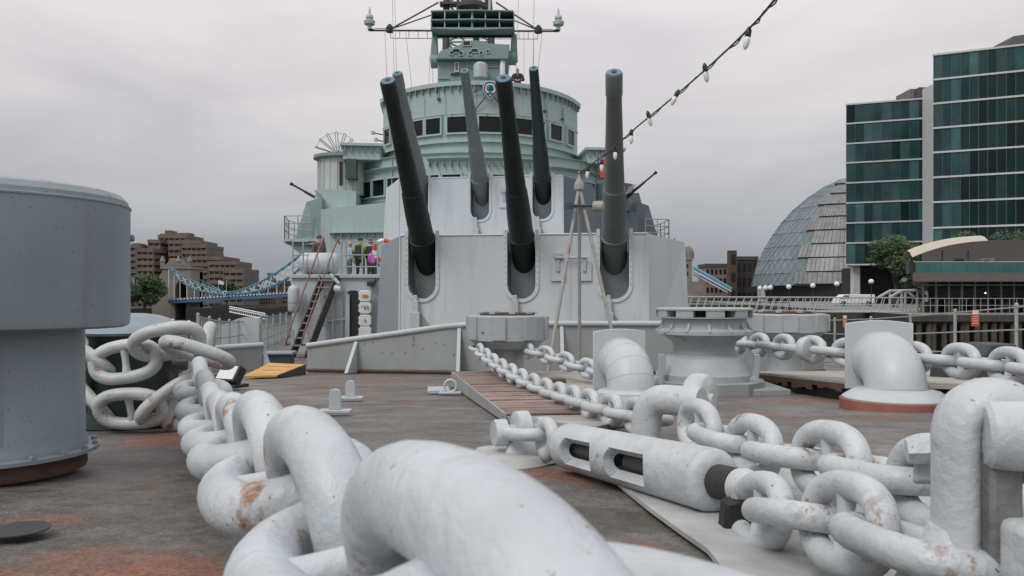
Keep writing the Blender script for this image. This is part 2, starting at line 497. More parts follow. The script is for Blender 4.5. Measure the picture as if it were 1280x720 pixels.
# deck sheet of the ship and its hull
m = MB()
vsn = [-7, -5, -3, -1] + [i * .5 for i in range(0, 50)] + list(range(25, 165, 6))
NU = 24
for v in vsn:
    for j in range(NU + 1):
        u = -1 + 2 * j / NU
        p = S(u * hw(v), v)
        m.v.append(V((p.x, p.y, deck(v))))
for i in range(len(vsn) - 1):
    for j in range(NU):
        a = i * (NU + 1) + j
        m.f.append([a, a + 1, a + NU + 2, a + NU + 1]); m.m.append(0)
tag(m.build('ship_deck', DECKM), kind='structure')
m = MB()
for sgn in (-1, 1):
    b = len(m.v)
    for v in vsn:
        p = S(sgn * hw(v), v)
        q = S(sgn * hw(v) * .82, v)
        m.v += [V((p.x, p.y, deck(v) + .10)), V((p.x, p.y, deck(v) - .3)), V((q.x, q.y, WZ - 1))]
    for i in range(len(vsn) - 1):
        for k in range(2):
            a = b + i * 3 + k
            m.f.append([a, a + 1, a + 4, a + 3]); m.m.append(0)
tag(m.build('ship_hull', GREY), 'grey painted hull sides of the moored warship', 'hull', kind='structure')

# ================================================================== CHAINS
def link_meshes(key, d, mt, Lr=6.0, Wr=3.6, ns=56, nr=18):
    a, b, n = d * (Lr - 1) / 2, d * (Wr - 1) / 2, 2.5
    pts = []
    for i in range(ns):
        t = 2 * math.pi * i / ns
        c, s = math.cos(t), math.sin(t)
        pts.append(V((math.copysign(abs(c) ** (2 / n), c) * a, math.copysign(abs(s) ** (2 / n), s) * b, 0)))
    k = MB(); k.tube(pts, d / 2, nr, True)
    st = MB()
    st.tube([(0, -b, 0), (0, -b * .6, 0), (0, -b * .25, 0), (0, b * .25, 0), (0, b * .6, 0), (0, b, 0)], [d * .42, d * .33, d * .27, d * .27, d * .33, d * .42], 12)
    return k.mesh('link_' + key, mt, smooth=60), st.mesh('stud_' + key, mt, smooth=60)
def crom(P, n=24):
    P = [V(p) for p in P]
    Q = [P[0] * 2 - P[1]] + P + [P[-1] * 2 - P[-2]]
    out = []
    for i in range(1, len(Q) - 2):
        p0, p1, p2, p3 = Q[i - 1:i + 3]
        for k in range(n):
            t = k / n
            out.append(.5 * ((2 * p1) + (p2 - p0) * t + (2 * p0 - 5 * p1 + 4 * p2 - p3) * t * t + (3 * p1 - p0 - 3 * p2 + p3) * t ** 3))
    out.append(P[-1])
    return out
def chain_links(root, path, d, meshes, Lr=6.0, first=0, roll=lambda f: 0, pitch=None, jit=3, stud=True, s0=0, up=lambda f: V((0, 0, 1)), tangent_off=None):
    pts = crom(path)
    cum = [0]
    for a, b in zip(pts, pts[1:]): cum.append(cum[-1] + (b - a).length)
    def ev(s):
        s = max(0, min(s, cum[-1]))
        for i in range(len(cum) - 1):
            if s <= cum[i + 1]:
                t = (s - cum[i]) / max(1e-9, cum[i + 1] - cum[i])
                return pts[i].lerp(pts[i + 1], t)
        return pts[-1]
    pit = pitch or d * (Lr - 2)
    s, i = s0, first
    h = d * (Lr - 1) / 2 * .8
    while s <= cum[-1]:
        t = (ev(s + h) - ev(s - h)).normalized()
        f = s / cum[-1]
        upv = up(f)
        side = upv.cross(t).normalized()
        u2 = t.cross(side)
        Mx = Matrix((t, side, u2)).transposed()
        q = Mx.to_quaternion() @ Quaternion((1, 0, 0), R(90 * (i % 2)) + roll(f) + R(random.uniform(-jit, jit)))
        lk = inst('link', meshes[0], root, ev(s), q)
        if stud:
            st = bpy.data.objects.new('stud', meshes[1]); COL.objects.link(st); st.parent = lk
        s += pit; i += 1
D1 = .0745
LM = link_meshes('anchor', D1, CHAIN)
LMC = link_meshes('coil', .070, COILP)
LMF = link_meshes('far', .070, CHAINF)
# chain in front: from the coil on the bollard right up to the lens
def c1(Dv, zc, dx=0): return V((.197 - .435 * Dv + dx, Dv, zc))
root = thing('anchor_chain', 'thick white studded anchor chain running from the lens to the coiled bollard', 'chain', c1(2, -.12))
path = [c1(.5, .229), c1(1.0, .183), c1(1.5, .146), c1(2.0, .085), c1(2.55, .027), c1(3.05, -.003), c1(3.55, -.005), c1(4.05, .01), c1(4.35, .03)]
chain_links(root, path, D1, LM, first=1, s0=0, roll=lambda f: R(-13) * (1 - f), jit=2.5, pitch=.284)
lk = inst('link', LM[0], root, V((.066, .27, .277)), Quaternion((0, 0, 1), math.atan2(.92, -.40)))
st = bpy.data.objects.new('stud', LM[1]); COL.objects.link(st); st.parent = lk

# coil round the bollard
bc = at(163, 470, 4.95); bc.z = deck(4.95)
root = thing('bollard', 'dark green mooring bollard with blue grey domed cap inside the coil', 'bollard', bc)
MB().lathe([(.34, 0), (.34, .03), (.24, .06), (.23, .50), (.25, .54)], 32, bc).build('post', GRN_BOL, root, 40)
MB().lathe([(.20, .535), (.37, .54), (.385, .555), (.37, .575), (.28, .60), (.22, .635), (.16, .655), (.08, .665), (0, .667)], 40, bc).build('cap', BOLCAP, root, 40)
root = thing('coiled_chain', 'rust worn white chain coiled twice round the dark green bollard', 'chain', bc)
def coil_link(p, th, ph, ps):
    q = Quaternion((0, 0, 1), R(ps)) @ Quaternion((0, 1, 0), R(-th)) @ Quaternion((1, 0, 0), R(90 + ph))
    lk = inst('link', LMC[0], root, p, q)
    st = bpy.data.objects.new('stud', LMC[1]); COL.objects.link(st); st.parent = lk
for (px, py, D, th, ph, ps) in ((108, 442, 4.60, -28, 55, -20), (157, 452, 4.50, 9, -6, 0), (209, 427, 4.48, 12, 38, 8), (247, 441, 4.42, -20, 72, 20), (257, 446, 4.70, 80, 55, 50),
                                (112, 497, 4.60, -38, 50, -20), (163, 511, 4.47, 2, 18, 0), (212, 500, 4.52, 38, 60, 12), (232, 497, 4.62, 60, 40, 40), (85, 470, 4.8, 20, 20, -50)):
    coil_link(at(px, py, D), th, ph, ps)
for lev in (.14, .36):                         # the turns behind the bollard
    for i in range(5):
        a = R(12 + i * 39)
        coil_link(bc + V((math.cos(a) * .40, math.sin(a) * .40, lev)), 0, 70 if i % 2 else 5, math.degrees(a) + 90)

# cable run from the left cable holder to the forged shackle and the slip
root = thing('anchor_chain', 'white studded chain curving from the flat topped cable holder towards the slip', 'chain', at(740, 510, 5))
chain_links(root, [at(596, 436, 9.6), at(620, 455, 8.4), at(652, 474, 7.2), at(690, 491, 6.1), at(735, 505, 5.0), at(780, 517, 4.3), at(822, 525, 3.75)], .056, link_meshes('run', .056, CHAINF), first=0, s0=.02, roll=lambda f: R(-3), jit=2)
root = thing('anchor_chain', 'white studded chain links between the forged shackle and the upright slip strap', 'chain', at(1000, 570, 2.6))
md = [V((.70, 3.02, -.035)), V((.765, 2.52, -.022)), V((.822, 2.05, .03)), V((.865, 1.6, .07)), V((.90, 1.25, .09))]
chain_links(root, md, .060, link_meshes('mid', .060, CHAIN), first=1, s0=0, pitch=.237, roll=lambda f: R(-6), jit=3)
root = thing('anchor_chain', 'short white chain passing behind the ribbed cowl from the cable holder', 'chain', at(700, 450, 8.8))
chain_links(root, [at(655, 437, 9.5), at(690, 446, 8.9), at(725, 458, 8.3), at(790, 475, 7.4)], .060, link_meshes('short', .060, CHAINF), first=1, s0=.05, roll=lambda f: R(0), jit=3)
root = thing('anchor_chain', 'white chain on the raised bed beside the brown based cowl', 'chain', at(1050, 440, 7))
chain_links(root, [at(905, 428, 9.6), at(950, 431, 8.6), at(1005, 436, 7.6), at(1060, 441, 6.9), at(1120, 446, 6.5), at(1185, 450, 5.9), at(1240, 456, 5.35), at(1330, 468, 4.6)], .074, link_meshes('bed', .074, CHAINF), first=0, s0=.1, roll=lambda f: R(-4), jit=4)

lugm = MB().lathe([(.07, -.05), (.105, -.04), (.11, 0), (.105, .04), (.07, .05)], 24, at(1008, 436, 7.45), V((.5, -.85, 0)).to_track_quat('Z', 'Y').to_matrix())
lugm.build('joining_lug', CHAINF, root, 40)
# ---------------------------------------------------------------- forged shackle joining the cable
def arcpts(c, u, w, r, a0, a1, n=12):
    return [c + u * (r * math.cos(R(a0 + (a1 - a0) * i / n))) + w * (r * math.sin(R(a0 + (a1 - a0) * i / n))) for i in range(n + 1)]
o = at(845, 530, 3.75)
root = thing('joining_shackle', 'large forged white shackle with square shoulder standing over the chain', 'shackle', o)
u = V((.80, -.60, 0)).normalized(); up = V((0, 0, 1))
c0 = at(850, 524, 3.5)
pts = [c0 + u * -.17 + up * -.20, c0 + u * -.165 + up * -.06, c0 + u * -.15 + up * .03, c0 + u * -.10 + up * .075, c0 + u * 0 + up * .08, c0 + u * .10 + up * .08]
MB().tube(crom(pts, 5), .066, 16).build('bow', CHAIN, root, 60)
lug = at(874, 498, 3.56)
nrm = u
rot = nrm.to_track_quat('Z', 'Y').to_matrix()
MB().lathe([(.095, -.045), (.11, -.03), (.11, .03), (.095, .045)], 32, lug, rot).build('lug', CHAIN, root, 50)
MB().box(lug + V((0, 0, -.10)), (.15, .09, .2), rotz(math.atan2(u.y, u.x) + R(90))).build('lug_foot', CHAIN, root, 40, .02)
MB().cyl(lug - nrm * .07 + V((0, 0, -.01)), lug + nrm * .07 + V((0, 0, -.01)), .035, 16).build('pin', CHAIN, root)

# ---------------------------------------------------------------- bottle screw slip
A = at(713, 558, 3.02); B = at(890, 600, 2.16)
ud = (B - A).normalized()
root = thing('bottle_screw', 'white bottle screw with slotted body and bare greased thread', 'bottle screw', (A + B) / 2)
# body: two round shells with long slots, built as a tube whose side walls are open
def shell(a0, a1, x0, x1, r, rin, caps=True):
    k = MB()
    e1 = up.cross(ud).normalized(); e2 = ud.cross(e1)
    n = max(4, int(abs(a1 - a0) / 10))
    ring = []
    for x in (x0, x1):
        for rr in (r, rin):
            ring.append([A + ud * x + (e1 * math.cos(R(a0 + (a1 - a0) * i / n)) + e2 * math.sin(R(a0 + (a1 - a0) * i / n))) * rr for i in range(n + 1)])
    o0, i0, o1, i1 = ring
    for i in range(n):
        k.add([o0[i], o0[i + 1], i0[i + 1], i0[i], o1[i], o1[i + 1], i1[i + 1], i1[i]], [(0, 1, 5, 4), (3, 2, 6, 7)] + ([(0, 1, 2, 3), (4, 5, 6, 7)] if caps else []) + ([(0, 3, 7, 4)] if i == 0 and caps != 'ring' else []) + ([(1, 2, 6, 5)] if i == n - 1 and caps != 'ring' else []))
    return k
LB = (B - A).length
rB = .086
k = MB()
slots = [(.10, .37), (.48, .76)]
segs = [(0, slots[0][0], None), (slots[0][0], slots[0][1], 1), (slots[0][1], slots[1][0], None), (slots[1][0], slots[1][1], 1), (slots[1][1], 1, None)]
for a, b, s in segs:
    if s is None:
        for q0, q1 in ((0, 180), (180, 360)):
            kk = shell(q0, q1, a * LB, b * LB, rB, rB * .55, 'ring'); k.add(kk.v, kk.f)
    else:
        # two cheeks, open towards the camera side and the far side; slot ends rounded by short stepped shells
        wv = 33
        x0, x1 = a * LB, b * LB
        sides = [(-wv, 0), (0, wv)]
        for q0, q1 in ((wv, 180 - wv), (180 + wv, 360 - wv)):
            kk = shell(q0, q1, x0, x1, rB, rB * .55, False); k.add(kk.v, kk.f)
        for j in range(4):
            st = .006 * (4 - j); ang = wv - j * 5.5
            e = [.018, .010, .005, .002][j]
            for (xa, xb) in ((x0, x0 + e), (x1 - e, x1)):
                for base in (0, 180):
                    for q0, q1 in ((base + wv - (j + 1) * 6, base + wv - j * 6), (base - wv + j * 6, base - wv + (j + 1) * 6)):
                        kk = shell(q0, q1, xa, xb, rB, rB * .55); k.add(kk.v, kk.f)
k.build('body', CHAIN, root, 35, weld=True)
rot = ud.to_track_quat('Z', 'Y').to_matrix()
MB().lathe([(.05, -.012), (rB * .93, -.004), (rB * 1.002, .012)], 28, A, rot).build('end_ring', CHAIN, root, 50)
MB().lathe([(rB * 1.002, -.02), (rB * .99, .0), (rB * .9, .018), (rB * .72, .026), (.05, .028)], 28, B, rot).build('end_ring', CHAIN, root, 50)
MB().cyl(A + ud * .1, A + ud * (LB * .40), .033, 14).build('inner_rod', DKSTEEL, root)
MB().cyl(A + ud * (LB * .52), A + ud * (LB * .72), .036, 14).build('inner_rod', DKSTEEL, root)
# thread: a ribbed rod
prof = []
for i in range(8):
    prof += [(.036, i * .0125), (.037, i * .0125 + .003), (.046, i * .0125 + .006), (.046, i * .0125 + .009)]
MB().lathe([(.038, -.05), (.038, .02)] + [(a, b + .026) for a, b in prof] + [(.038, .131)], 24, B, rot).build('thread', DKSTEEL, root, 30)
MB().lathe([(.036, .12), (.047, .124), (.047, .132), (.043, .136), (.049, .142), (.047, .152), (.042, .17), (.034, .22)], 24, B, rot).build('rod_eye_neck', CHAIN, root, 50)
tip = B + ud * .21
# left clevis and deck eye
q = A - ud * .03
MB().lathe([(.045, -.06), (.05, -.05), (.05, -.03), (.036, -.025), (.036, .012)], 20, A, rot).build('collar', DKSTEEL, root, 40)
lm = link_meshes('slip', .053, CHAIN)
cl = at(690, 548, 3.12)
qd = Quaternion((0, 0, 1), math.atan2(ud.y, ud.x))
MB().tube(arcpts(at(684, 549, 3.14), ud, up, .062, 0, 360, 24)[:-1], .026, 12, True).build('clevis_eye', CHAIN, root, 60)
root = thing('deck_shackle', 'white shackle pinning the bottle screw down to the deck eye', 'shackle', at(652, 575, 3.35))
pc = at(655, 540, 3.28)
e1 = V((ud.y, -ud.x, 0)).normalized()
pts = [pc - ud * .03 + e1 * .075, pc + ud * .03 + e1 * .075, pc + ud * .09 + e1 * .065, pc + ud * .13 + e1 * .02, pc + ud * .13 - e1 * .02, pc + ud * .09 - e1 * .065, pc + ud * .03 - e1 * .075, pc - ud * .03 - e1 * .075]
MB().tube(crom(pts, 5), .026, 12).build('bow', CHAIN, root, 60)
rotp = e1.to_track_quat('Z', 'Y').to_matrix()
MB().lathe([(.05, -.12), (.055, -.11), (.055, -.07), (.03, -.065), (.03, .065), (.055, .07), (.055, .11), (.05, .12)], 24, pc - ud * .03, rotp).build('pin', CHAIN, root, 40)
MB().lathe([(.06, -.03), (.07, -.025), (.07, .025), (.06, .03)], 24, pc - ud * .03 + V((0, 0, .015)), rotp).build('eye', CHAIN, root, 40)
g0 = V((pc.x, pc.y, deck(pc.y)))
MB().hexa([g0 + V((-.09, -.06, 0)), g0 + V((.09, -.06, 0)), g0 + V((.09, .06, 0)), g0 + V((-.09, .06, 0)), pc + V((-.05, -.03, -.02)), pc + V((.04, -.03, -.02)), pc + V((.04, .03, -.02)), pc + V((-.05, .03, -.02))]).build('eye_foot', CHAIN, root, 40, .015)
k = MB()
pad = []
for i in range(22):
    a = 2 * math.pi * i / 22
    r = 1 + .22 * math.sin(3 * a + .7) + random.uniform(-.08, .08)
    pad.append(g0 + V((.22 * r * math.cos(a), .17 * r * math.sin(a), 0)))
k.prism(pad, (0, 0, 0), top=[g0 + (p - g0) * .86 + V((0, 0, .03)) for p in pad])
k.build('deck_pad', PLATEW, root, 50)
root = thing('anchor_chain', 'white studded chain from the bottle screw thread to the slip strap', 'chain', at(1060, 640, 1.6))
lo = [V((.572, 1.86, -.045)), V((.60, 1.44, .045)), V((.625, 1.03, .085))]
chain_links(root, lo, .053, lm, first=1, s0=0, roll=lambda f: R(-8), jit=3, pitch=.211)

# wooden chock under the thread
o = at(919, 682, 1.98); o.z = deck(1.98)
k = MB(); k.hexa([o + V((-.035, -.03, 0)), o + V((.045, -.03, 0)), o + V((.045, .04, 0)), o + V((-.035, .04, 0)), o + V((-.03, -.028, .075)), o + V((.02, -.028, .085)), o + V((.02, .03, .085)), o + V((-.03, .03, .075))])
tag(k.build('support_chock', RUBBER, None, 30, .008, loc=o), 'black chock propping up the bottle screw thread', 'chock')

# ---------------------------------------------------------------- upright slip strap with its roller
o = at(1215, 720, 1.12); o.z = deck(1.12)
root = thing('chain_slip', 'upright forged white chain slip strap over a thick roller pin', 'chain slip', o)
tp = at(1212, 505, 1.14)
w = V((1, -.12, 0)).normalized(); fw = V((.12, 1, 0)).normalized()
cx = at(1242, 520, 1.16)
rA = .052
pts = [V((cx.x, cx.y, 0)) - w * rA + V((0, 0, z)) for z in (o.z, .05, .12, .19, .23)] + [cx + (w * math.cos(R(a)) + up * math.sin(R(a))) * rA + V((0, 0, .255 - cx.z)) for a in (180, 150, 120, 90, 60, 30, 0)] + [V((cx.x, cx.y, 0)) + w * rA + V((0, 0, z)) for z in (.22, .19)]
k = MB()
k.tube(crom(pts, 4), .029, 18)
for i, p in enumerate(k.v):                 # a forged strap is deeper than wide
    d0 = (p - cx).dot(fw)
    k.v[i] = p + fw * d0 * .7
k.build('strap', CHAIN, root, 60)
k = MB(); k.lathe([(.085, 0), (.082, .10), (.07, .125), (.05, .15), (.036, .19)], 24, V((cx.x, cx.y, o.z)) - w * rA)
k.build('strap_foot', CHAIN, root, 50)
ra = at(1229, 543, 1.12); rb = ra + V((.30, -.09, 0))
MB().lathe([(.040, 0), (.047, .006), (.048, .02), (.048, .28), (.04, .3)], 28, ra, (rb - ra).to_track_quat('Z', 'Y').to_matrix()).build('roller_pin', CHAIN, root, 40)
MB().bx(ra.x + .0, ra.x + .045, 1.10, 1.19, o.z, .24).build('inner_web', mat('worn_lead_grey', (.17, .175, .17), .7, var=.4, vs=20, bump=.4, bs=60), root, 30, .006)
MB().bx(ra.x + .012, ra.x + .3, 1.0, 1.13, o.z, .15).build('bed_block', CHAIN, root, 30, .012)
bt = at(1156, 563, 1.35)
MB().lathe([(.012, -.03), (.022, -.028), (.024, .0), (.024, .02), (.016, .028)], 6, bt, V((1, -.3, .1)).to_track_quat('Z', 'Y').to_matrix()).build('bolt_head', CHAIN, root, 20)
MB().hexa([at(1140, 605, 1.36), at(1175, 605, 1.36), at(1175, 605, 1.5), at(1140, 605, 1.5), at(1143, 572, 1.36), at(1175, 566, 1.36), at(1175, 566, 1.5), at(1143, 572, 1.5)]).build('lug', CHAIN, root, 30, .008)

# support trestle under the near chain
p0 = V((-.325, 1.13, 0))
gz = deck(1.13)
root = thing('chain_trestle', 'hollow grey steel box propping the near chain off the deck', 'trestle', V((p0.x, p0.y, gz)))
MB().box((p0.x, p0.y, gz + .165), (.10, .12, .010)).build('top_plate', PLATEW, root, 20, .002)
for s in (-1, 1):
    MB().box((p0.x + s * .046, p0.y, gz + .08), (.008, .12, .16)).build('side_plate', PLATEW, root, 20)
MB().box((p0.x, p0.y + .055, gz + .08), (.083, .008, .16)).build('back_plate', DARK, root, 20)  # shade inside the hollow box put into this plate's near-black colour

# pale raised plate on the deck under the bottle screw
edge = [ground(*q) for q in ((752, 592), (775, 610), (812, 640), (850, 668), (884, 692), (900, 712), (915, 745), (1300, 745), (1500, 700), (1330, 618), (1130, 585), (960, 578), (850, 572))]
m = MB(); m.prism(edge, (0, 0, .012))
tag(m.build('deck_plate', PLATEW), 'pale scuffed steel plate let into the deck beneath the bottle screw', 'deck plate', kind='structure')

# ================================================================== MUSHROOM VENTILATOR
o = V((X(-11, 2.98), 2.98, deck(2.98)))
root = thing('mushroom_vent', 'tall grey mushroom ventilator with drum shaped cap close on the deck', 'ventilator', o)
MB().lathe([(.315, 0), (.318, .01), (.315, .06), (.31, .062)], 56, o).build('base_ring', RUSTP, root, 40)
MB().lathe([(.315, .06), (.36, .063), (.36, .076), (.322, .078), (.318, .10), (.310, .12), (.308, .60)], 64, o).build('shaft', VENTG, root, 40)
zc0 = Z(410, 2.98) - o.z
zc1 = Z(236, 2.98) - o.z
MB().lathe([(.30, zc0 + .01), (.445, zc0), (.462, zc0 + .008), (.467, zc0 + .03), (.467, zc1 - .055), (.462, zc1 - .05), (.46, zc1 - .035), (.44, zc1 - .012), (.40, zc1), (.25, zc1 + .012), (0, zc1 + .016)], 72, o).build('cap', VENTG, root, 30)
for i in range(18):
    a = R(-170 + i * 19)
    MB().lathe([(.012, 0), (.012, .012), (.006, .014)], 6, o + V((.345 * math.cos(a), .345 * math.sin(a), .076))).build('bolt', VENTG, root, 20)
a = R(-52)
MB().box(o + V((.309 * math.cos(a), .309 * math.sin(a), .36)), (.004, .010, .46), rotz(a)).build('weld_seam', VENTG, root, None)
MB().lathe([(.466, zc1 - .062), (.4705, zc1 - .060), (.4705, zc1 - .054), (.466, zc1 - .052)], 72, o).build('cap_band', VENTG, root, 40)
for py in (293, 352):
    p = o + V((.466 * math.cos(R(24)), .466 * math.sin(R(24)), Z(py, 2.98) - o.z))
    MB().lathe([(.010, -.01), (.014, .0), (.014, .012), (.008, .016)], 10, p, V((1, .42, 0)).to_track_quat('Z', 'Y').to_matrix()).build('clip_knob', VENTG, root, 30)
g = ground(24, 663)
m = MB(); m.lathe([(.07, .002), (.07, .005), (.055, .008), (.04, .008), (0, .008)], 28, g)
tag(m.build('deck_cover', DKSTEEL, None, 40, loc=g), 'flat dark round cover plate lying on the deck before the mushroom vent', 'deck cover')

# ================================================================== CABLE HOLDERS AND CAPSTAN
def holder(px, D, wpx, label, ptop, pbot):
    c = V((X(px, D), D, deck(D)))
    r = wpx / 2 / F * D
    zt = Z(ptop, D) - c.z; zm = Z(pbot, D) - c.z
    root = thing('cable_holder', label, 'cable holder', c, 'cable holders on the foredeck')
    MB().lathe([(r * .62, 0), (r * .62, .05), (r * .50, .08), (r * .42, .16), (r * .42, zm - .02)], 28, c).build('waist', HOLDER, root, 40)
    h = zt - zm
    MB().lathe([(r * .5, zm - .05), (r * .78, zm - .02), (r * .92, zm + h * .16)], 16, c).build('under_flange', HOLDER, root, 30)
    MB().lathe([(r * .93, zm + h * .16), (r, zm + h * .2), (r, zt - .02), (r * .97, zt), (r * .9, zt + .002), (.0, zt + .002)], 16, c).build('drum', HOLDER, root, 25)
    for i in range(8):
        a = math.pi * 2 * (i + .5) / 8 + .2
        q = c + V((math.cos(a), math.sin(a), 0)) * (r * .985) + V((0, 0, zm + h * .60))
        MB().box(q, (.06, r * .34, h * .74), rotz(a)).build('drum_rib', HOLDER, root, 20, .004)
    k = MB().lathe([(r * .70, zt + .004), (r * .70, zt + .03), (r * .66, zt + .034), (0, zt + .034)], 24, c)
    k.build('brake_plate', RUSTP, root, 30)
    for i in range(9):
        a = math.pi * 2 * i / 9
        MB().box(c + V((math.cos(a), math.sin(a), 0)) * (r * .66) + V((0, 0, zt + .032)), (.09, .07, .03), rotz(a)).build('pawl', HOLDER, root, 20, .003)
    return c
holder(634, 9.75, 98, 'grey cable holder on the planked bed with chain leaving both sides', 394, 432)
holder(981, 10.3, 100, 'grey cable holder behind the capstan with rust streaked drum', 392, 420)
# capstan
D = 8.1; c = V((X(880, D), D, deck(D)))
root = thing('capstan', 'grey capstan with square bar sockets round its drum head', 'capstan', c)
zz = lambda py: Z(py, D) - c.z
def r_(px): return px / F * D
k = MB(); k.prism([c + V((-.74, -.46, 0)), c + V((.72, -.46, 0)), c + V((.72, .5, 0)), c + V((-.74, .5, 0))], (0, 0, .085))
k.build('lower_step', BWATER, root, 20, .01)
k = MB(); k.lathe([(r_(74), .03), (r_(74), .14), (r_(71), .145)], 12, c); k.build('upper_step', BWATER, root, 20)
k = MB(); k.lathe([(r_(60), .14), (r_(60), zz(466)), (r_(58), zz(464)), (r_(50), zz(446)), (r_(38), zz(440))], 20, c); k.build('base_skirt', HOLDER, root, 30)
MB().lathe([(r_(39), zz(441)), (r_(37), zz(432)), (r_(40), zz(426)), (r_(50), zz(419))], 32, c).build('waist', HOLDER, root, 40)
MB().lathe([(r_(46), zz(420)), (r_(60), zz(417)), (r_(60), zz(413)), (r_(52), zz(409)), (r_(52), zz(398)), (r_(50), zz(397))], 32, c).build('whelp_drum', HOLDER, root, 30)
for i in range(14):
    a = 2 * math.pi * i / 14 + .1
    d = V((math.cos(a), math.sin(a), 0))
    t = V((-d.y, d.x, 0)) * .012
    p = [c + d * r_(51) + V((0, 0, zz(398))), c + d * r_(51) + V((0, 0, zz(413))), c + d * r_(61) + V((0, 0, zz(413))), c + d * r_(55) + V((0, 0, zz(408)))]
    MB().prism([q - t for q in p], t * 2).build('whelp', HOLDER, root, 20)
# head with bar sockets: blocks between two plates
MB().lathe([(r_(50), zz(398)), (r_(59), zz(397)), (r_(59), zz(396)), (r_(50), zz(395.5))], 40, c).build('head_lower_plate', HOLDER, root, 30)
MB().lathe([(r_(30), zz(387.5)), (r_(60), zz(387.5)), (r_(60), zz(385.5)), (r_(57), zz(384.5)), (0, zz(384))], 40, c).build('head_upper_plate', HOLDER, root, 30)
MB().lathe([(r_(44), zz(396)), (r_(44), zz(387))], 32, c).build('socket_core', DARK, root, 30)
ns = 10
for i in range(ns):
    a0 = 2 * math.pi * i / ns + .12; a1 = a0 + 2 * math.pi / ns * .60
    k = MB(); pp = []
    for rr in (r_(40), r_(59)):
        seg = [c + V((math.cos(a0 + (a1 - a0) * j / 4) * rr, math.sin(a0 + (a1 - a0) * j / 4) * rr, zz(395.7))) for j in range(5)]
        pp += seg if rr == r_(40) else seg[::-1]
    k.prism(pp, (0, 0, zz(387.3) - zz(395.7))); k.build('socket_block', HOLDER, root, 30)
for sx in (-1, 1):
    b = c + V((sx * .46, -.26, zz(470)))
    k = MB(); k.cyl(b + V((-.05, -.1, -.02)), b + V((-.05, .06, -.02)), .05, 14); k.cyl(b + V((-.05, -.125, -.02)), b + V((-.05, -.09, -.02)), .03, 6)
    k.build('pawl_pivot', HOLDER, root, 30)
    k = MB(); k.prism([b + V((-.085, -.06, -.03)), b + V((-.01, -.06, -.03)), b + V((.02 + sx * .0, -.06, .17)), b + V((.005, -.06, .24)), b + V((-.05, -.06, .24)), b + V((-.045, -.06, .12))], (0, .06, 0))
    k.build('pawl', HOLDER, root, 25, .006)

# ================================================================== COWL VENTS
def cowl(c, R0, label, base, ptop, brown, ang):
    """elbow duct: rises from its base ring and bends back into an upright face plate"""
    root = thing('cowl_vent', label, 'cowl vent', c, 'cowl vents on the foredeck')
    d = V((math.cos(ang), math.sin(ang), 0))           # the duct opening looks this way
    H = ptop - c.z
    if brown:
        MB().lathe([(R0 * 1.82, 0), (R0 * 1.82, .075), (R0 * 1.6, .08)], 40, c).build('foot_ring', REDLEAD, root, 30)
    b0 = .075 if brown else .02
    k = MB(); k.lathe([(R0 * 1.72, b0), (R0 * 1.74, b0 + .012), (R0 * 1.7, b0 + .022), (R0 * 1.35, b0 + .07), (R0 * 1.14, b0 + .08)], 40, c)
    k.build('base_flange', COWL, root, 40)
    zb = b0 + .05
    top = H - R0 * 1.3                                   # axis height of the opening
    bend = R0 * 1.15
    pts = [c + V((0, 0, zb))]
    cc = c + d * bend + V((0, 0, top - bend))
    n = 4
    for i in range(n + 1):
        a = R(180 - 90 * i / n)
        pts.append(cc + d * (bend * math.cos(a)) + V((0, 0, bend * math.sin(a))))
    pts.append(pts[-1] + d * .06)
    # gored elbow: segments with visible seams
    fine = [pts[0]]
    rad = [R0 * 1.1]
    N_ = 20
    for i in range(N_ + 1):
        a = R(180 - 90 * i / N_)
        fine.append(cc + d * (bend * math.cos(a)) + V((0, 0, bend * math.sin(a)))); rad.append(R0)
    fine.append(fine[-1] + d * .07); rad.append(R0 * 1.0)
    MB().tube(fine, rad, 40).build('elbow', COWL, root, 60)
    for i in ((1, 6, 11, 16, 21) if not brown else (3, 21)):
        q = fine[i]; t = (fine[i + 1] - fine[i - 1]).normalized()
        e1 = up.cross(t).normalized() if abs(t.z) < .98 else V((-d.y, d.x, 0)); e2 = t.cross(e1)
        MB().tube([q + (e1 * math.cos(2 * math.pi * j / 40) + e2 * math.sin(2 * math.pi * j / 40)) * (R0 - .001) for j in range(40)], .0045, 6, True).build('seam', COWL, root, 60)
    fc = fine[-1]; s = V((-d.y, d.x, 0))
    hwid = R0 * 1.2; hh = H - (fc.z - c.z) + .0
    zlo = zb - .01 - (fc.z - c.z)
    pl = []
    for (a, b) in ((-1, zlo), (1, zlo)): pl.append(fc + s * (a * hwid) + V((0, 0, b)))
    for i in range(7):
        t = math.pi / 2 * 0 + i / 6
        pl.append(fc + s * (hwid * (1 - 2 * t)) + V((0, 0, hh * (1 + .09 * math.sin(math.pi * t)))))
    MB().prism(pl, d * .022).build('face_plate', COWL, root, 20, .006)
    return root
c = V((X(786, 6.95), 6.95, deck(6.95)))
cowl(c + V((.02, 0, .0)), 0.205, 'white cowl vent with ribbed elbow beside the planked bed', 0, Z(415, 7.1), False, R(101))
c = V((X(1120, 5.95), 5.95, deck(5.95)))
cowl(c, .215, 'white cowl vent standing on a red brown foot ring', 0, Z(405, 6.1), True, R(86))

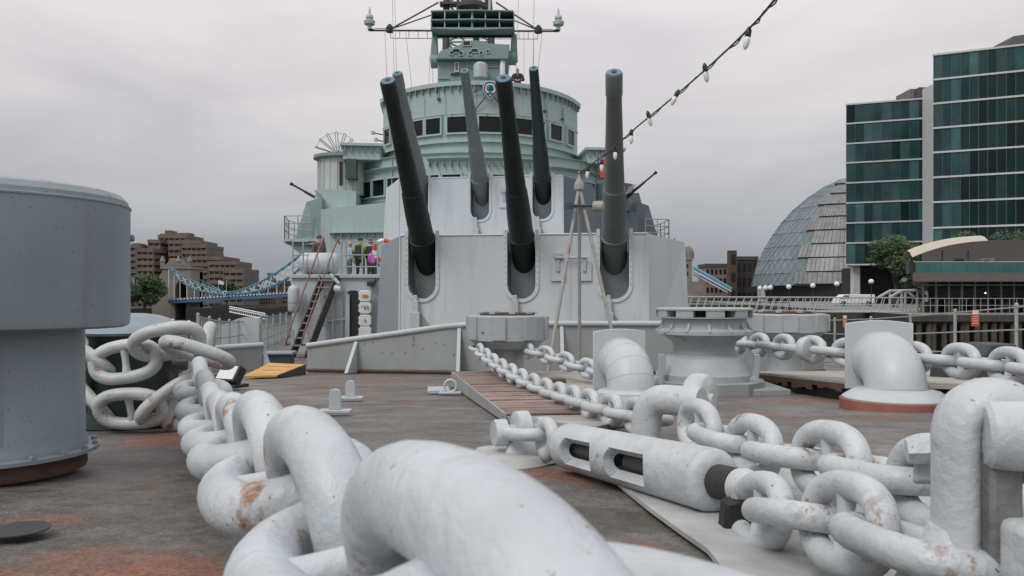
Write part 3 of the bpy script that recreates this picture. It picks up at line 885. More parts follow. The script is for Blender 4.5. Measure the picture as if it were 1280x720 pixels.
# ================================================================== RAISED CABLE BEDS
bl = ground(566, 482); ft = ground(634, 527)
root = thing('cable_bed', 'raised rust planked cable bed under the curving chain', 'cable bed', bl)
pl = [bl, ft, V((.45, 4.3, deck(4.3))), V((.95, 5.2, deck(5.2))), V((1.45, 6.3, deck(6.3))), V((1.35, 8.6, deck(8.6))), V((1.0, 10.6, deck(10.6))), V((-.4, 10.6, deck(10.6)))]
hts = [.155, .03, .03, .035, .05, .10, .15, .155]
MB().prism(pl, (0, 0, 0), top=[p + V((0, 0, h)) for p, h in zip(pl, hts)]).build('bed_plate', BEDTOP, root, 20)
n = 26
for i in range(n):
    t0, t1 = i / n, (i + .80) / n
    a0 = bl.lerp(ft, t0); a1 = bl.lerp(ft, t1)
    h0 = .155 + (.03 - .155) * t0; h1 = .155 + (.03 - .155) * t1
    wd = .62 + .2 * t0
    d = V((.985, .17, 0))
    q = [a0 + V((-.012, 0, h0 + .003)), a0 + d * wd + V((0, 0, h0 + .003)), a1 + d * wd + V((0, 0, h1 + .003)), a1 + V((-.012, 0, h1 + .003))]
    th = random.uniform(.008, .018)
    MB().hexa(q + [p + V((0, 0, th)) for p in q]).build('plank', PLANK, root, None)
k = MB(); k.hexa([bl + V((-.02, -.004, 0)), ft + V((-.02, -.004, 0)), ft + V((-.004, -.002, 0)), bl + V((-.004, -.002, 0)), bl + V((-.02, -.004, .172)), ft + V((-.02, -.004, .05)), ft + V((-.004, -.002, .05)), bl + V((-.004, -.002, .172))])
k.build('edge_strip', BWATER, root, None)
for (px, py, D) in ((662, 460, 8.9), (694, 470, 8.2)):
    q = at(px, py, D); q.z = deck(D) + .10
    MB().box(q, (.20, .14, .09), rotz(.2)).build('wooden_chock', mat('chock_moss_wood', (.10, .095, .06), .8, var=.3, vs=8), root, 20, .01)
a = at(926, 450, 9.7); b = at(1088, 494, 6.2)
root = thing('cable_bed', 'raised steel cable bed with a black undercut edge beside the brown based cowl', 'cable bed', V((a.x, a.y, deck(a.y))))
pl = [V((a.x, a.y, 0)), V((b.x, b.y, 0)), V((4.6, 4.2, 0)), V((6.0, 5.0, 0)), V((5.2, 9.8, 0))]
MB().prism([V((p.x, p.y, deck(p.y) + .155)) for p in pl], (0, 0, .022)).build('bed_plate', BEDTOP, root, 20)
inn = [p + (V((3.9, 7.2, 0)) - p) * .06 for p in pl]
MB().prism([V((p.x, p.y, deck(p.y))) for p in inn], (0, 0, .154)).build('undercut', DARK, root, 20)  # solid filler, the shade of the gap below put into its near-black colour
k = MB()
n = 26                                       # rusted lip, its lower edge eaten away
for i in range(n):
    p = pl[0].lerp(pl[1], i / n); q = pl[0].lerp(pl[1], (i + 1) / n)
    dd = .03 + .05 * abs(math.sin(i * 1.3)) * (1 if i < 18 else .5) + random.uniform(0, .02)
    z0 = deck(p.y) + .154
    k.hexa([p + V((0, 0, z0 - dd)), q + V((0, 0, deck(q.y) + .154 - dd)), q + V((.012, .006, deck(q.y) + .154 - dd)), p + V((.012, .006, z0 - dd)), p + V((0, 0, z0)), q + V((0, 0, deck(q.y) + .154)), q + V((.012, .006, deck(q.y) + .154)), p + V((.012, .006, z0))])
k.build('rusted_lip', RUSTP, root, None)
for i in range(7):
    p = pl[0].lerp(pl[1], .02 + .05 * i)
    MB().box((p.x + .05, p.y, deck(p.y) + .075), (.05, .02, .15)).build('gusset', BWATER, root, None)

# ================================================================== BREAKWATER
tops = [(384, 432, 15.3), (440, 424, 15.0), (500, 416, 14.65), (556, 408, 14.25), (592, 405, 14.0), (700, 404.5, 13.9), (880, 404.5, 13.9), (1005, 416, 14.4), (1030, 430, 14.9)]
tp = [at(*q) for q in tops]
root = thing('breakwater', 'grey steel breakwater with rolled top rail across the foredeck', 'breakwater', V((1, 14, deck(14))))
k = MB()
for p, q in zip(tp, tp[1:]):
    k.hexa([V((p.x, p.y, deck(p.y) - .02)), V((q.x, q.y, deck(q.y) - .02)), V((q.x, q.y + .03, deck(q.y) - .02)), V((p.x, p.y + .03, deck(p.y) - .02)), p, q, q + V((0, .03, 0)), p + V((0, .03, 0))])
k.build('plate', BWATER, root, None)
MB().tube(tp, .05, 12).build('top_rail', GREY, root, 60)
MB().tube([V((p.x, p.y - .02, deck(p.y) + .03)) for p in tp], .03, 6).build('toe_bar', RUSTP, root, 60)
def brace(px, pt, pb, D, dx):
    a = at(px, pt, D)
    g0 = V((a.x - dx, a.y - .42, deck(a.y - .42)))
    g1 = V((a.x, a.y, deck(a.y)))
    off = V((.03, 0, 0))
    p = [a, g0, g0 + V((0, .06, 0)), g1]
    MB().prism([q - off for q in p], off * 2).build('brace', GREY, root, None)
brace(445, 427, 465, 14.93, .10)
brace(574, 410, 462, 14.1, 0)
brace(702, 408, 462, 13.87, 0)
for j in range(14):
    p = at(600 - j * 14 - random.random() * 6, 425 + random.random() * 22, 14.0)
    t = [q for q in zip(tp, tp[1:]) if q[0].x <= p.x <= q[1].x]
    if t:
        a, b = t[0]; f = (p.x - a.x) / (b.x - a.x)
        MB().lathe([(.02, 0), (.016, .012), (0, .014)], 8, V((p.x, a.y + (b.y - a.y) * f - .002, p.z)), Matrix.Rotation(R(90), 3, 'X')).build('rivet', BWATER, root, 40)
# low outboard segment on the left
root = thing('breakwater', 'short low breakwater plate outboard of the yellow ramp', 'breakwater', at(300, 460, 15))
a = at(236, 437, 14.2); b = at(328, 431, 15.2)
MB().hexa([V((a.x, a.y, deck(a.y))), V((b.x, b.y, deck(b.y))), V((b.x, b.y + .03, deck(b.y))), V((a.x, a.y + .03, deck(a.y))), a, b, b + V((0, .03, 0)), a + V((0, .03, 0))]).build('plate', BWATER, root, None)
MB().tube([a, b], .05, 12).build('top_rail', GREY, root, 60)
MB().prism([b + V((.02, 0, 0)), V((b.x + .22, b.y - .1, deck(b.y))), V((b.x + .02, b.y, deck(b.y)))], (0, .05, 0)).build('brace', GREY, root, None)

# yellow ramp
c4 = [at(304, 470.5, 12.5), at(346, 468, 12.8), at(381, 455.5, 14.6), at(337, 453.5, 14.4)]
c4[0].z = deck(12.5) + .02; c4[1].z = deck(12.8) + .02
root = thing('plywood_ramp', 'yellow painted plywood ramp sloping up through the breakwater gap', 'ramp', c4[0])
MB().hexa([p - V((0, 0, .03)) for p in c4] + c4).build('board', YELLOW, root, None)
for j in range(3):
    f0, f1 = .12 + j * .3, .16 + j * .3
    q = [c4[0].lerp(c4[3], f0), c4[1].lerp(c4[2], f0), c4[1].lerp(c4[2], f1), c4[0].lerp(c4[3], f1)]
    MB().hexa([p + V((0, 0, .001)) for p in q] + [p + V((0, 0, .005)) for p in q]).build('batten', YELLOW, root, None)
MB().hexa([c4[1] + V((0, 0, -.03)), c4[2] + V((0, 0, -.2)), c4[2] + V((.02, 0, -.2)), c4[1] + V((.02, 0, -.03)), c4[1], c4[2], c4[2] + V((.02, 0, 0)), c4[1] + V((.02, 0, 0))]).build('side_board', LADDER, root, None)
# floodlight
g = ground(288, 484)
root = thing('floodlight', 'black box floodlight with pale lens lying on the deck by the chain', 'floodlight', g)
rz = rotz(R(-25)) @ Matrix.Rotation(R(-35), 3, 'X')
MB().box(g + V((0, 0, .14)), (.30, .12, .22), rz).build('housing', BLACK, root, 30, .012)
MB().box(g + V((0, 0, .14)) + rz @ V((0, -.063, 0)), (.25, .004, .17), rz).build('lens', LIFEW, root, None)
MB().box(g + V((.0, .02, .02)), (.34, .22, .04), rotz(R(-25))).build('bracket', BLACK, root, 30, .006)

# deck eyes
def padeye(px, py, D_, label, s=1.0):
    g = ground(px, py)
    root = thing('deck_eye', label, 'deck eye', g, 'eyes welded to the deck')
    MB().box(g + V((0, 0, .012)), (.26 * s, .12 * s, .024)).build('foot_plate', GREY, root, 30, .005)
    h = .17 * s
    pts = [(-.05 * s, 0), (.05 * s, 0), (.05 * s, h * .7), (.035 * s, h * .93), (0, h), (-.035 * s, h * .93), (-.05 * s, h * .7)]
    MB().prism([g + V((a, -.015, b + .024)) for a, b in pts], (0, .03, 0)).build('lug', GREY, root, 40, .004)
padeye(438, 499, 0, 'upright white eye lug on the deck, the farther of two side by side', .85)
padeye(419, 516, 0, 'upright white eye lug on the deck, nearer the thick chain', .85)
padeye(697, 452, 0, 'small eye lug behind the curving chain on the bed', .7)
g = ground(563, 492)
root = thing('ring_bolt', 'small white ring standing on a plate beside the planked bed', 'ring bolt', g)
MB().box(g + V((0, 0, .01)), (.22, .12, .02)).build('foot_plate', GREY, root, 30, .004)
MB().tube([g + V((.06 * math.cos(2 * math.pi * j / 20), 0, .075 + .06 * math.sin(2 * math.pi * j / 20))) for j in range(20)], .014, 8, True).build('ring', GREY, root, 60)
g = ground(548, 490)
m = MB(); m.box(g + V((0, 0, .02)), (.22, .34, .04), rotz(.1))
tag(m.build('deck_box', GREY, None, 30, .006, loc=g), 'flat grey box plate on the deck left of the ring', 'deck box')

# ================================================================== TRIPOD POLE AND STRING LIGHTS
tt = at(724, 233, 11.6)
root = thing('tripod_mast', 'weathered three legged pole carrying the string of bulbs', 'tripod', V((tt.x, tt.y, deck(11.6))))
zf = deck(11.6)
for (px, D) in ((683, 11.0), (724.5, 12.0), (779, 11.1)):
    f = V((X(px, D), D, deck(D)))
    MB().tube([f, tt + (f - tt).normalized() * .02], 0.026, 12).build('leg', CREAM, root, 60)
MB().lathe([(.07, -.05), (.075, 0), (.06, .06), (.035, .09), (.02, .16), (.016, .22)], 14, tt).build('head', CREAM, root, 40)
MB().tube([at(708, 257, 11.5), at(748, 257, 11.5)], .022, 8).build('cross_bar', DKSTEEL, root, 60)
MB().tube([at(711, 254, 11.4), at(711, 261, 11.4)], .06, 8).build('clamp', DKSTEEL, root, 60)
MB().lathe([(.05, -.08), (.075, -.07), (.08, .0), (.075, .07), (.05, .08)], 16, at(748, 258, 11.45), V((1, -.3, 0)).to_track_quat('Z', 'Y').to_matrix()).build('lamp', CREAM, root, 40)
wire = [at(723, 217, 11.6), at(760, 190, 10.6), at(797, 158, 9.65), at(846, 118, 8.4), at(894, 76, 7.2), at(938, 34, 6.2), at(968, 0, 5.55), at(1030, -80, 4.6), at(1180, -300, 3.4)]
root = thing('string_lights', 'festoon cable of white bulbs rising from the tripod top', 'string lights', wire[0])
ww = crom(wire, 8)
MB().tube(ww, .009, 6).build('cable', WIRE, root, 60)
MB().tube([p + V((.012 * math.sin(i * 1.1), 0, .014 * math.cos(i * 1.1) - .01)) for i, p in enumerate(ww)], .006, 5).build('tie_wire', WIRE, root, 60)
for (px, py, D, tl, sc_) in ((735, 206, 11.2, .1, .9), (752, 197, 10.8, 0, 1), (769, 181, 10.4, 0, 1), (789, 160, 9.85, 0, 1), (810, 137, 9.3, -.25, 1), (847, 110, 8.4, .45, 1.05), (881, 77, 7.5, -.15, 1.05), (936, 31, 6.25, .2, 1.0)):
    p = at(px, py, D) - V((0, 0, .045))
    rt = Matrix.Rotation(tl, 3, 'Y')
    b = MB().lathe([(.010, .03), (.024, .0), (.024, -.045), (.02, -.052)], 12, p, rt).build('socket', BLACK, root, 40)
    MB().lathe([(.018, -.05), (.025, -.065), (.027, -.09), (.022, -.125), (.010, -.148), (.0, -.154)], 14, p, rt).build('bulb', BULBW, root, 60)

# ================================================================== GUN TURRETS
def turret(cx_, cy_, dz, label, gmats, leftm, rightm):
    b = V((.13, 1, 0)).normalized(); r = V((b.y, -b.x, 0)); c = V((cx_, cy_, 0))
    def P(w, l, z): return c + r * w + b * l + V((0, 0, z + dz))
    zb, zt = -1.0, 1.80
    root = thing('gun_turret', label, 'gun turret', P(0, 3, zb), 'forward gun turrets')
    hwf = 2.66; sw = .30; ctr = .74
    ws = (-2.15, 0, 1.95) if dz < 1 else (-1.97, 0, 1.98)
    # front plate with three U shaped embrasures
    out = [(-hwf, zb), (hwf, zb), (hwf - .03, zt)]
    for w in ws[::-1]:
        out.append((w + sw, zt))
        out += [(w + sw * math.cos(R(a)), ctr + sw * math.sin(R(a))) for a in range(0, -181, -15)]
        out.append((w - sw, zt))
    out.append((-hwf + .03, zt))
    MB().prism([P(w, 0, z) for w, z in out], b * .12).build('front_plate', TURR, root, None)
    # side facets, sides and rear
    for sg in (-1, 1):
        MB().tube([P(sg * hwf, -.004, zb), P(sg * (hwf - .03), -.004, zt)], .022, 8).build('corner_weld', TURR, root, 60)
    MB().tube([P(-hwf + .03, .0, zt), P(ws[0] - sw - .09, .0, zt)], .02, 6).build('roof_edge_weld', TURR, root, 60)
    for wa, wb in ((ws[0], ws[1]), (ws[1], ws[2])):
        MB().tube([P(wa + sw + .09, .0, zt), P(wb - sw - .09, .0, zt)], .02, 6).build('roof_edge_weld', TURR, root, 60)
    MB().tube([P(ws[2] + sw + .09, .0, zt), P(hwf - .03, .0, zt)], .02, 6).build('roof_edge_weld', TURR, root, 60)
    top = lambda w, l: (w * .965, l + (.08 if l > .1 else .0))
    plan = [(hwf, .0), (3.65, 1.5), (3.65, 5.2), (2.6, 6.8), (-2.6, 6.8), (-3.65, 5.2), (-3.65, 1.5), (-hwf, .0)]
    for i in range(7):
        (w0, l0), (w1, l1) = plan[i], plan[i + 1]
        (a0, c0), (a1, c1) = top(w0, l0), top(w1, l1)
        if i == 0: a0 = hwf - .03
        if i == 6: a1 = -hwf + .03
        zr0 = zt if i == 0 else zt - .08
        z0 = zt if l0 < .1 else zt - .09
        z1 = zt if l1 < .1 else zt - .09
        k = MB(); k.add([P(w0, l0 + .001, zb), P(w1, l1 + .001, zb), P(a1, c1, z1), P(a0, c0, z0)], [(0, 1, 2, 3)])
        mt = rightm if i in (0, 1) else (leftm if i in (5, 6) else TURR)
        k.build('side_plate', mt, root, None)
    # roof in strips, left open above the barrels
    edges = [-hwf + .03] + [e for w in ws for e in (w - sw, w + sw)] + [hwf - .03]
    k = MB()
    for i in range(0, len(edges), 2):
        k.add([P(edges[i], .12, zt - .002), P(edges[i + 1], .12, zt - .002), P(edges[i + 1], 1.7, zt - .002), P(edges[i], 1.7, zt - .002)], [(0, 1, 2, 3)])
    k.add([P(hwf - .03, .12, zt - .004), P(3.65 * .965, 1.58, zt - .09), P(hwf - .03, 1.7, zt - .004)], [(0, 1, 2)])
    k.add([P(-hwf + .03, .12, zt - .004), P(-3.65 * .965, 1.58, zt - .09), P(-hwf + .03, 1.7, zt - .004)], [(0, 1, 2)])
    rp = [(hwf - .03, 1.7, zt - .004), (3.65 * .965, 1.58, zt - .09), (3.65 * .965, 5.28, zt - .09), (2.5, 6.88, zt - .09), (-2.5, 6.88, zt - .09), (-3.65 * .965, 5.28, zt - .09), (-3.65 * .965, 1.58, zt - .09), (-hwf + .03, 1.7, zt - .004)]
    k.add([P(*q) for q in rp], [list(range(8))])
    k.build('roof', TURR, root, None)
    for gi, w in enumerate(ws):
        # embrasure: flange, trough
        prof = [(w + sw, zt + .10)] + [(w + sw * math.cos(R(a)), ctr + sw * math.sin(R(a))) for a in range(0, -181, -12)] + [(w - sw, zt + .10)]
        k = MB(); n = len(prof)
        for i in range(n - 1):
            (a0, z0), (a1, z1) = prof[i], prof[i + 1]
            k.add([P(a0, -.03, z0), P(a1, -.03, z1), P(a1, 1.2, z1 if z1 < zt else zt - .1), P(a0, 1.2, z0 if z0 < zt else zt - .1)], [(0, 1, 2, 3)])
        k.add([P(w - sw, 1.2, zt), P(w + sw, 1.2, zt), P(w + sw, 1.2, ctr - sw), P(w - sw, 1.2, ctr - sw)], [(0, 1, 2, 3)])
        k.build('embrasure_trough', SLOT, root, 50)
        MB().hexa([P(w - sw + .01, .52, ctr - sw), P(w + sw - .01, .52, ctr - sw), P(w + sw - .01, .6, ctr - sw), P(w - sw + .01, .6, ctr - sw), P(w - sw + .01, .42, 1.45), P(w + sw - .01, .42, 1.45), P(w + sw - .01, .6, 1.45), P(w - sw + .01, .6, 1.45)]).build('mantlet', MANT, root, None)
        k = MB()
        o2 = [(w + sw + .075, zt + .10)] + [(w + (sw + .075) * math.cos(R(a)), ctr + (sw + .075) * math.sin(R(a))) for a in range(0, -181, -12)] + [(w - sw - .075, zt + .10)]
        for i in range(n - 1):
            k.hexa([P(prof[i][0], -.002, prof[i][1]), P(prof[i + 1][0], -.002, prof[i + 1][1]), P(o2[i + 1][0], -.002, o2[i + 1][1]), P(o2[i][0], -.002, o2[i][1]),
                    P(prof[i][0], -.03, prof[i][1]), P(prof[i + 1][0], -.03, prof[i + 1][1]), P(o2[i + 1][0], -.03, o2[i + 1][1]), P(o2[i][0], -.03, o2[i][1])])
        fl = k.build('embrasure_flange', TURR, root, None)
        k = MB()
        for j in range(9):
            for s in (-1, 1):
                q = P(w + s * (sw + .038), -.031, ctr + .02 + j * .125)
                k.lathe([(.016, 0), (.012, .014), (0, .016)], 6, q, (-b).to_track_quat('Z', 'Y').to_matrix())
        k.build('flange_bolts', TURR, root, None)['kind'] = 'stuff'
        # barrel
        el = R((45.6, 43.6, 45.6)[gi] if dz < 1 else 46.0)
        d = (-b) * math.cos(el) + V((0, 0, math.sin(el)))
        st = P(w, .75, 1.76 - .75 * math.tan(el))
        pr = [(0, .2), (.25, .25), (.6, .262), (1.7, .252), (2.35, .222), (2.38, .205), (3.0, .182), (4.4, .142), (4.95, .134)]
        pr = [(s_ * .965, r_0) for s_, r_0 in pr]
        bl_ = MB().lathe([(rr, s) for s, rr in pr], 40, st, d.to_track_quat('Z', 'Y').to_matrix()).build('barrel', gmats[gi], root, 25)
        rotm = d.to_track_quat('Z', 'Y').to_matrix()
        if gi == 0 or dz < 1:
            MB().lathe([(.136, 4.36), (.153, 4.37), (.153, 4.775), (.14, 4.80)], 40, st, rotm).build('muzzle_collar', gmats[gi], bl_, 30)
        MB().lathe([(.128, 4.77), (.128, 4.815), (.09, 4.82), (.0, 4.822)], 32, st, rotm).build('tampion', TAMP, bl_, 30)
        MB().lathe([(.05, 4.82), (.05, 4.828), (0, 4.83)], 16, st, rotm).build('tampion_badge', BLACK, bl_, 30)
        MB().lathe([(.24, 1.0), (.285, 1.01), (.285, 1.06), (.24, 1.07)], 40, st, rotm).build('gaiter_ring', gmats[gi], bl_, 30)
        # lifting lug below the embrasure
        q = P(w - .12, -.09, ctr - sw - .62)
        k = MB(); k.box(q + V((0, 0, .16)), (.20, .16, .36), rotz(-.13)); k.box(q + V((0, 0, .46)), (.13, .11, .26), rotz(-.13)); k.box(q + V((0, 0, .64)), (.075, .07, .12), rotz(-.13))
        k.build('sight_post', GREY, root, None, .01)
        k = MB(); k.prism([q + V((.10, 0, -.02)), q + V((.34, 0, -.02)), q + V((.10, 0, .32))], b * .03); k.build('sight_post_gusset', TURRMID, root, None)
    # hinged sighting ports with bar
    for w in (.78, 1.33):
        k = MB(); k.box(P(w, -.025, 1.02), (.30, .05, .42), rotz(-.13)); k.build('sighting_port', TURR, root, None, .012)
        k = MB(); k.box(P(w, -.065, 1.16), (.07, .05, .30), rotz(-.13)); k.build('port_hinge', GREY, root, None, .01)
    MB().cyl(P(.72, -.10, 1.30), P(1.40, -.10, 1.30), .025, 10).build('port_bar', GREY, root)
    MB().box(P(.78, -.06, 1.34), (.16, .10, .12), rotz(-.13)).build('bar_bracket', GREY, root, None, .01)
    MB().lathe([(3.0, -1.6), (3.0, -.99)], 48, P(0, 3.4, 0)).build('barbette', TURR, root, 40)
    return root
LAMPM = bpy.data.materials.new('warm_lamp'); LAMPM.use_nodes = True
LAMPM.node_tree.nodes['Principled BSDF'].inputs['Emission Color'].default_value = (1, .75, .4, 1)
LAMPM.node_tree.nodes['Principled BSDF'].inputs['Emission Strength'].default_value = 4
MANT = mat('mantlet_grey', (.27, .29, .30), .5, var=.12, vs=3)
TAMP = mat('tampion_blue', (.10, .20, .26), .45, var=.3, vs=8)
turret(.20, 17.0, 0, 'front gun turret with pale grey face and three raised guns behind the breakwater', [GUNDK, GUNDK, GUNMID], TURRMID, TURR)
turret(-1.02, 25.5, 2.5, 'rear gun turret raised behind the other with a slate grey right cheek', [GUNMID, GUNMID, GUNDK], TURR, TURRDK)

# ================================================================== SUPERSTRUCTURE
ZD = 1.07
def dplan(vf, dep, h, vb, n=24, amax=90):
    pts = []
    for i in range(n + 1):
        a = R(-amax + 2 * amax * i / n)
        pts.append((h * math.sin(a) / math.sin(R(amax)), vf + dep * (1 - math.cos(a)) / (1 - math.cos(R(amax)))))
    return pts + [(h, vb), (-h, vb)]
def tier(name, plan, z0, z1, mt, parent, sm=None):
    return MB().prism([S(u, v, z0) for u, v in plan], (0, 0, z1 - z0)).build(name, mt, parent, sm)
# deckhouse beside and behind the turrets
root = thing('forward_deckhouse', 'grey deckhouse with doorway beneath the railed walkway', 'deckhouse', S(0, 24, deck(24)))
zd0 = deck(24)
xl = X(366, 22.6)
MB().bx(xl, -1.5, 22.5, 60, zd0, ZD).build('house_wall', GREY, root, None)
MB().bx(-1.49, 3.9, 23.5, 60, zd0, ZD - .01).build('house_block', GREY, root, None)
MB().bx(xl - .06, -1.4, 22.42, 22.56, ZD - .05, ZD + .05).build('deck_edge_strip', GREY, root, None, .01)
MB().lathe([(3.1, 0), (3.1, ZD + .5)], 40, V((-.4, 28.9, 0))).build('barbette_ring', GREY, root, 40)
# door
dx0, dx1 = X(433, 22.4), X(449, 22.4)
zt_ = Z(363, 22.4); zb_ = zd0 + .12
k = MB()
out = [(dx0, zb_), (dx1, zb_), (dx1, zt_ - .12), (dx1 - .04, zt_ - .03), (dx1 - .12, zt_), (dx0 + .12, zt_), (dx0 + .04, zt_ - .03), (dx0, zt_ - .12)]
cxm, czm = (dx0 + dx1) / 2, (zb_ + zt_) / 2
k.prism([V((cxm + (a - cxm) * 1.22, 22.46, czm + (b - czm) * 1.05)) for a, b in out], (0, .06, 0)); k.build('door_frame', GREY, root, None)
MB().prism([V((a, 22.44, b)) for a, b in out], (0, .03, 0)).build('doorway', DARK, root, None)
MB().bx(dx0 - .02, dx0 + .09, 22.36, 22.43, zb_ + .05, zt_ - .1).build('door_leaf', GREY, root, None)
for (px, py0, py1, rr) in ((416, 372, 436, .035), (408, 395, 438, .03), (427, 378, 438, .025)):
    MB().cyl(V((X(px, 22.4), 22.42, Z(py0, 22.4))), V((X(px, 22.4), 22.42, Z(py1, 22.4))), rr, 8).build('pipe', GREY, root)
MB().cyl(V((X(400, 22.4), 22.42, Z(402, 22.4))), V((X(432, 22.4), 22.42, Z(399, 22.4))), .025, 8).build('pipe', GREY, root)
k = MB(); k.lathe([(.06, -.1), (.12, -.09), (.12, .09), (.06, .1)], 14, V((X(422, 22.3), 22.3, Z(361, 22.3))), Matrix.Rotation(R(90), 3, 'Y')); k.build('bulkhead_lamp', LIFEW, root, 40)
k = MB(); k.box((X(463, 22.2), 22.35, Z(353, 22.3)), (.22, .25, .16), Matrix.Rotation(.4, 3, 'X')); k.build('flood_fitting', DKSTEEL, root, None, .02)
k = MB(); k.cyl(V((X(413, 22.3), 22.3, Z(343, 22.3))), V((X(424, 22.2), 22.2, Z(355, 22.3))), .05, 8); k.build('cable_gland', GREY, root)
# walkway rail
k = thing('walkway_rail', 'grey three bar guard rail along the walkway where visitors stand', 'guard rail', V((X(428, 22.6), 22.6, ZD)))
for px in (366, 379, 427, 433, 453, 472):
    MB().cyl(V((X(px, 22.6), 22.6, ZD)), V((X(px, 22.6), 22.6, ZD + .98)), .022, 8).build('stanchion', RAILM, k)
for h in (.98, .60, .27):
    MB().cyl(V((X(427, 22.6), 22.6, ZD + h)), V((X(473, 22.6), 22.6, ZD + h)), .018, 8).build('bar', RAILM, k)
    MB().cyl(V((X(366, 22.6), 22.6, ZD + h)), V((X(385, 22.6), 22.6, ZD + h)), .016, 8).build('bar', RAILM, k)
# ladder
b0 = V((X(373, 21.2), 21.2, deck(21.2))); t0 = V((X(413, 22.5), 22.45, ZD + .02))
root = thing('ship_ladder', 'dark steel ladder with rust red handrails leaning on the deckhouse', 'ladder', b0)
lat = V((.22, -.07, 0))
pr = V((.45, .89, 0)).normalized()
for s in (-1, 1):
    a = b0 + lat * s; b = t0 + lat * s
    th = V((.02, -.008, 0))
    MB().hexa([a - th - pr * .10, a + th - pr * .10, a + th + pr * .16, a - th + pr * .16, b - th - pr * .10, b + th - pr * .10, b + th + pr * .16, b - th + pr * .16]).build('stringer', LADDER, root, None)
    o_ = V((0, -.25, .0))
    MB().tube(crom([a + V((0, -.15, .35)), a + V((0, -.25, .62)), b + V((0, -.22, .85)), b + V((0, .1, .95)), b + V((0, .3, .9))], 4), .022, 8).build('handrail', HANDR, root, 60)
    for f in (.12, .5, .9):
        p = a.lerp(b, f)
        MB().cyl(p, p + V((0, -.2, .45 + .3 * f)), .014, 6).build('rail_post', RAILM, root)
for i in range(11):
    p = b0.lerp(t0, (i + .6) / 11.3)
    MB().box(p + V((0, .0, 0)), (.44, .19, .03)).build('tread', TREAD, root, None)
# liferaft canister, hanging cylinder, white cases
o = V((X(400, 23.4), 23.4, ZD))
root = thing('liferaft_canister', 'white rounded liferaft canister on the deckhouse edge above the ladder', 'liferaft', o)
MB().lathe([(.12, -.58), (.22, -.56), (.29, -.50), (.31, -.44), (.31, .44), (.29, .50), (.22, .56), (.12, .58)], 24, o + V((0, 0, .40)), Matrix.Rotation(R(90), 3, 'Y')).build('shell', GREY, root, 40)
for s in (-.3, .3):
    MB().box(o + V((s, 0, .05)), (.08, .5, .10)).build('cradle', BLACK, root, None)
    MB().lathe([(.312, -.02), (.32, -.02), (.32, .02), (.312, .02)], 24, o + V((s, 0, .40)), Matrix.Rotation(R(90), 3, 'Y')).build('strap', RAILM, root, 40)
o = V((X(367, 22.2), 22.2, Z(390, 22.2)))
root = thing('gas_cylinder', 'white upright cylinder hung at the outer corner of the deckhouse', 'cylinder', o)
MB().lathe([(.03, -.03), (.12, 0), (.155, .05), (.155, .62), (.12, .70), (.04, .74), (.03, .78)], 20, o).build('shell', GREY, root, 40)
MB().lathe([(.158, .25), (.163, .25), (.163, .29), (.158, .29)], 20, o).build('band', RAILM, root, 40)
for i, (py, cl, lab) in enumerate(((370, ORANGE, 'topmost white lifejacket case with broad orange label by the doorway'), (385, DKSTEEL, 'white lifejacket case with grey label second from the top by the doorway'), (400.5, ORANGE, 'white lifejacket case with small orange label third from the top by the doorway'), (415, None, 'lowest white lifejacket case by the doorway, half hidden by the breakwater'))):
    o = V((X(457, 22.2), 22.2, Z(py, 22.2)))
    root = thing('lifejacket_case', lab, 'case', o, 'lifejacket cases by the doorway')
    w2, h2 = .17, .155
    out = [(-w2, -h2 * .6), (-w2 * .75, -h2), (w2 * .75, -h2), (w2, -h2 * .6), (w2, h2 * .6), (w2 * .75, h2), (-w2 * .75, h2), (-w2, h2 * .6)]
    MB().prism([o + V((a, -.12, b)) for a, b in out], (0, .26, 0)).build('shell', LIFEW, root, None, .02)
    for zz_ in (.07, -.07): MB().box(o + V((-w2 - .008, -.06, zz_)), (.03, .05, .05)).build('catch', RAILM, root, None)
    if cl:
        ww_ = (.16, .03, .055)[i]
        MB().box(o + V((0.01, -.146, .0)), (ww_, .004, .07)).build('label', cl, root, None)
        if i == 1:
            MB().box(o + V((-.01, -.146, .05)), (.2, .004, .012)).build('label', cl, root, None)
            MB().box(o + V((.09, -.146, 0)), (.02, .004, .10)).build('label', cl, root, None)

# ---- bridge tower
root = thing('bridge_tower', 'pale green rounded bridge tower with a band of dark windows', 'bridge tower', S(0, 44, ZD))
P1 = dplan(38.0, 4.0, 5.05, 50, amax=62)
tier('upper_bridge_wall', P1, 7.2, 9.75, GREEN, root, 20)
def ring(po, pi, z0, z1):
    k = MB(); n = len(po)
    for i in range(n):
        j = (i + 1) % n
        k.hexa([S(*po[i], z0), S(*po[j], z0), S(*pi[j], z0), S(*pi[i], z0), S(*po[i], z1), S(*po[j], z1), S(*pi[j], z1), S(*pi[i], z1)])
    return k
ring(P1, dplan(38.12, 3.95, 4.93, 49.9, amax=62), 9.75, 10.45).build('parapet_wall', GREEN, root, 20)
ring(dplan(37.84, 4.1, 5.22, 50, amax=62), dplan(38.10, 3.95, 4.95, 49.9, amax=62), 10.46, 10.66).build('parapet_lip', GREEN, root, 20)
tier('upper_ledge', dplan(37.84, 4.1, 5.22, 50, amax=62), 7.80, 7.88, GREEN, root, 20)
tier('window_cornice', dplan(37.96, 4.03, 5.09, 50, amax=62), 9.14, 9.19, GREEN, root, 20)
P2 = dplan(36.9, 4.2, 6.4, 51, amax=62)
tier('lower_bridge_wall', P2, ZD, 7.1, GREEN, root, 20)
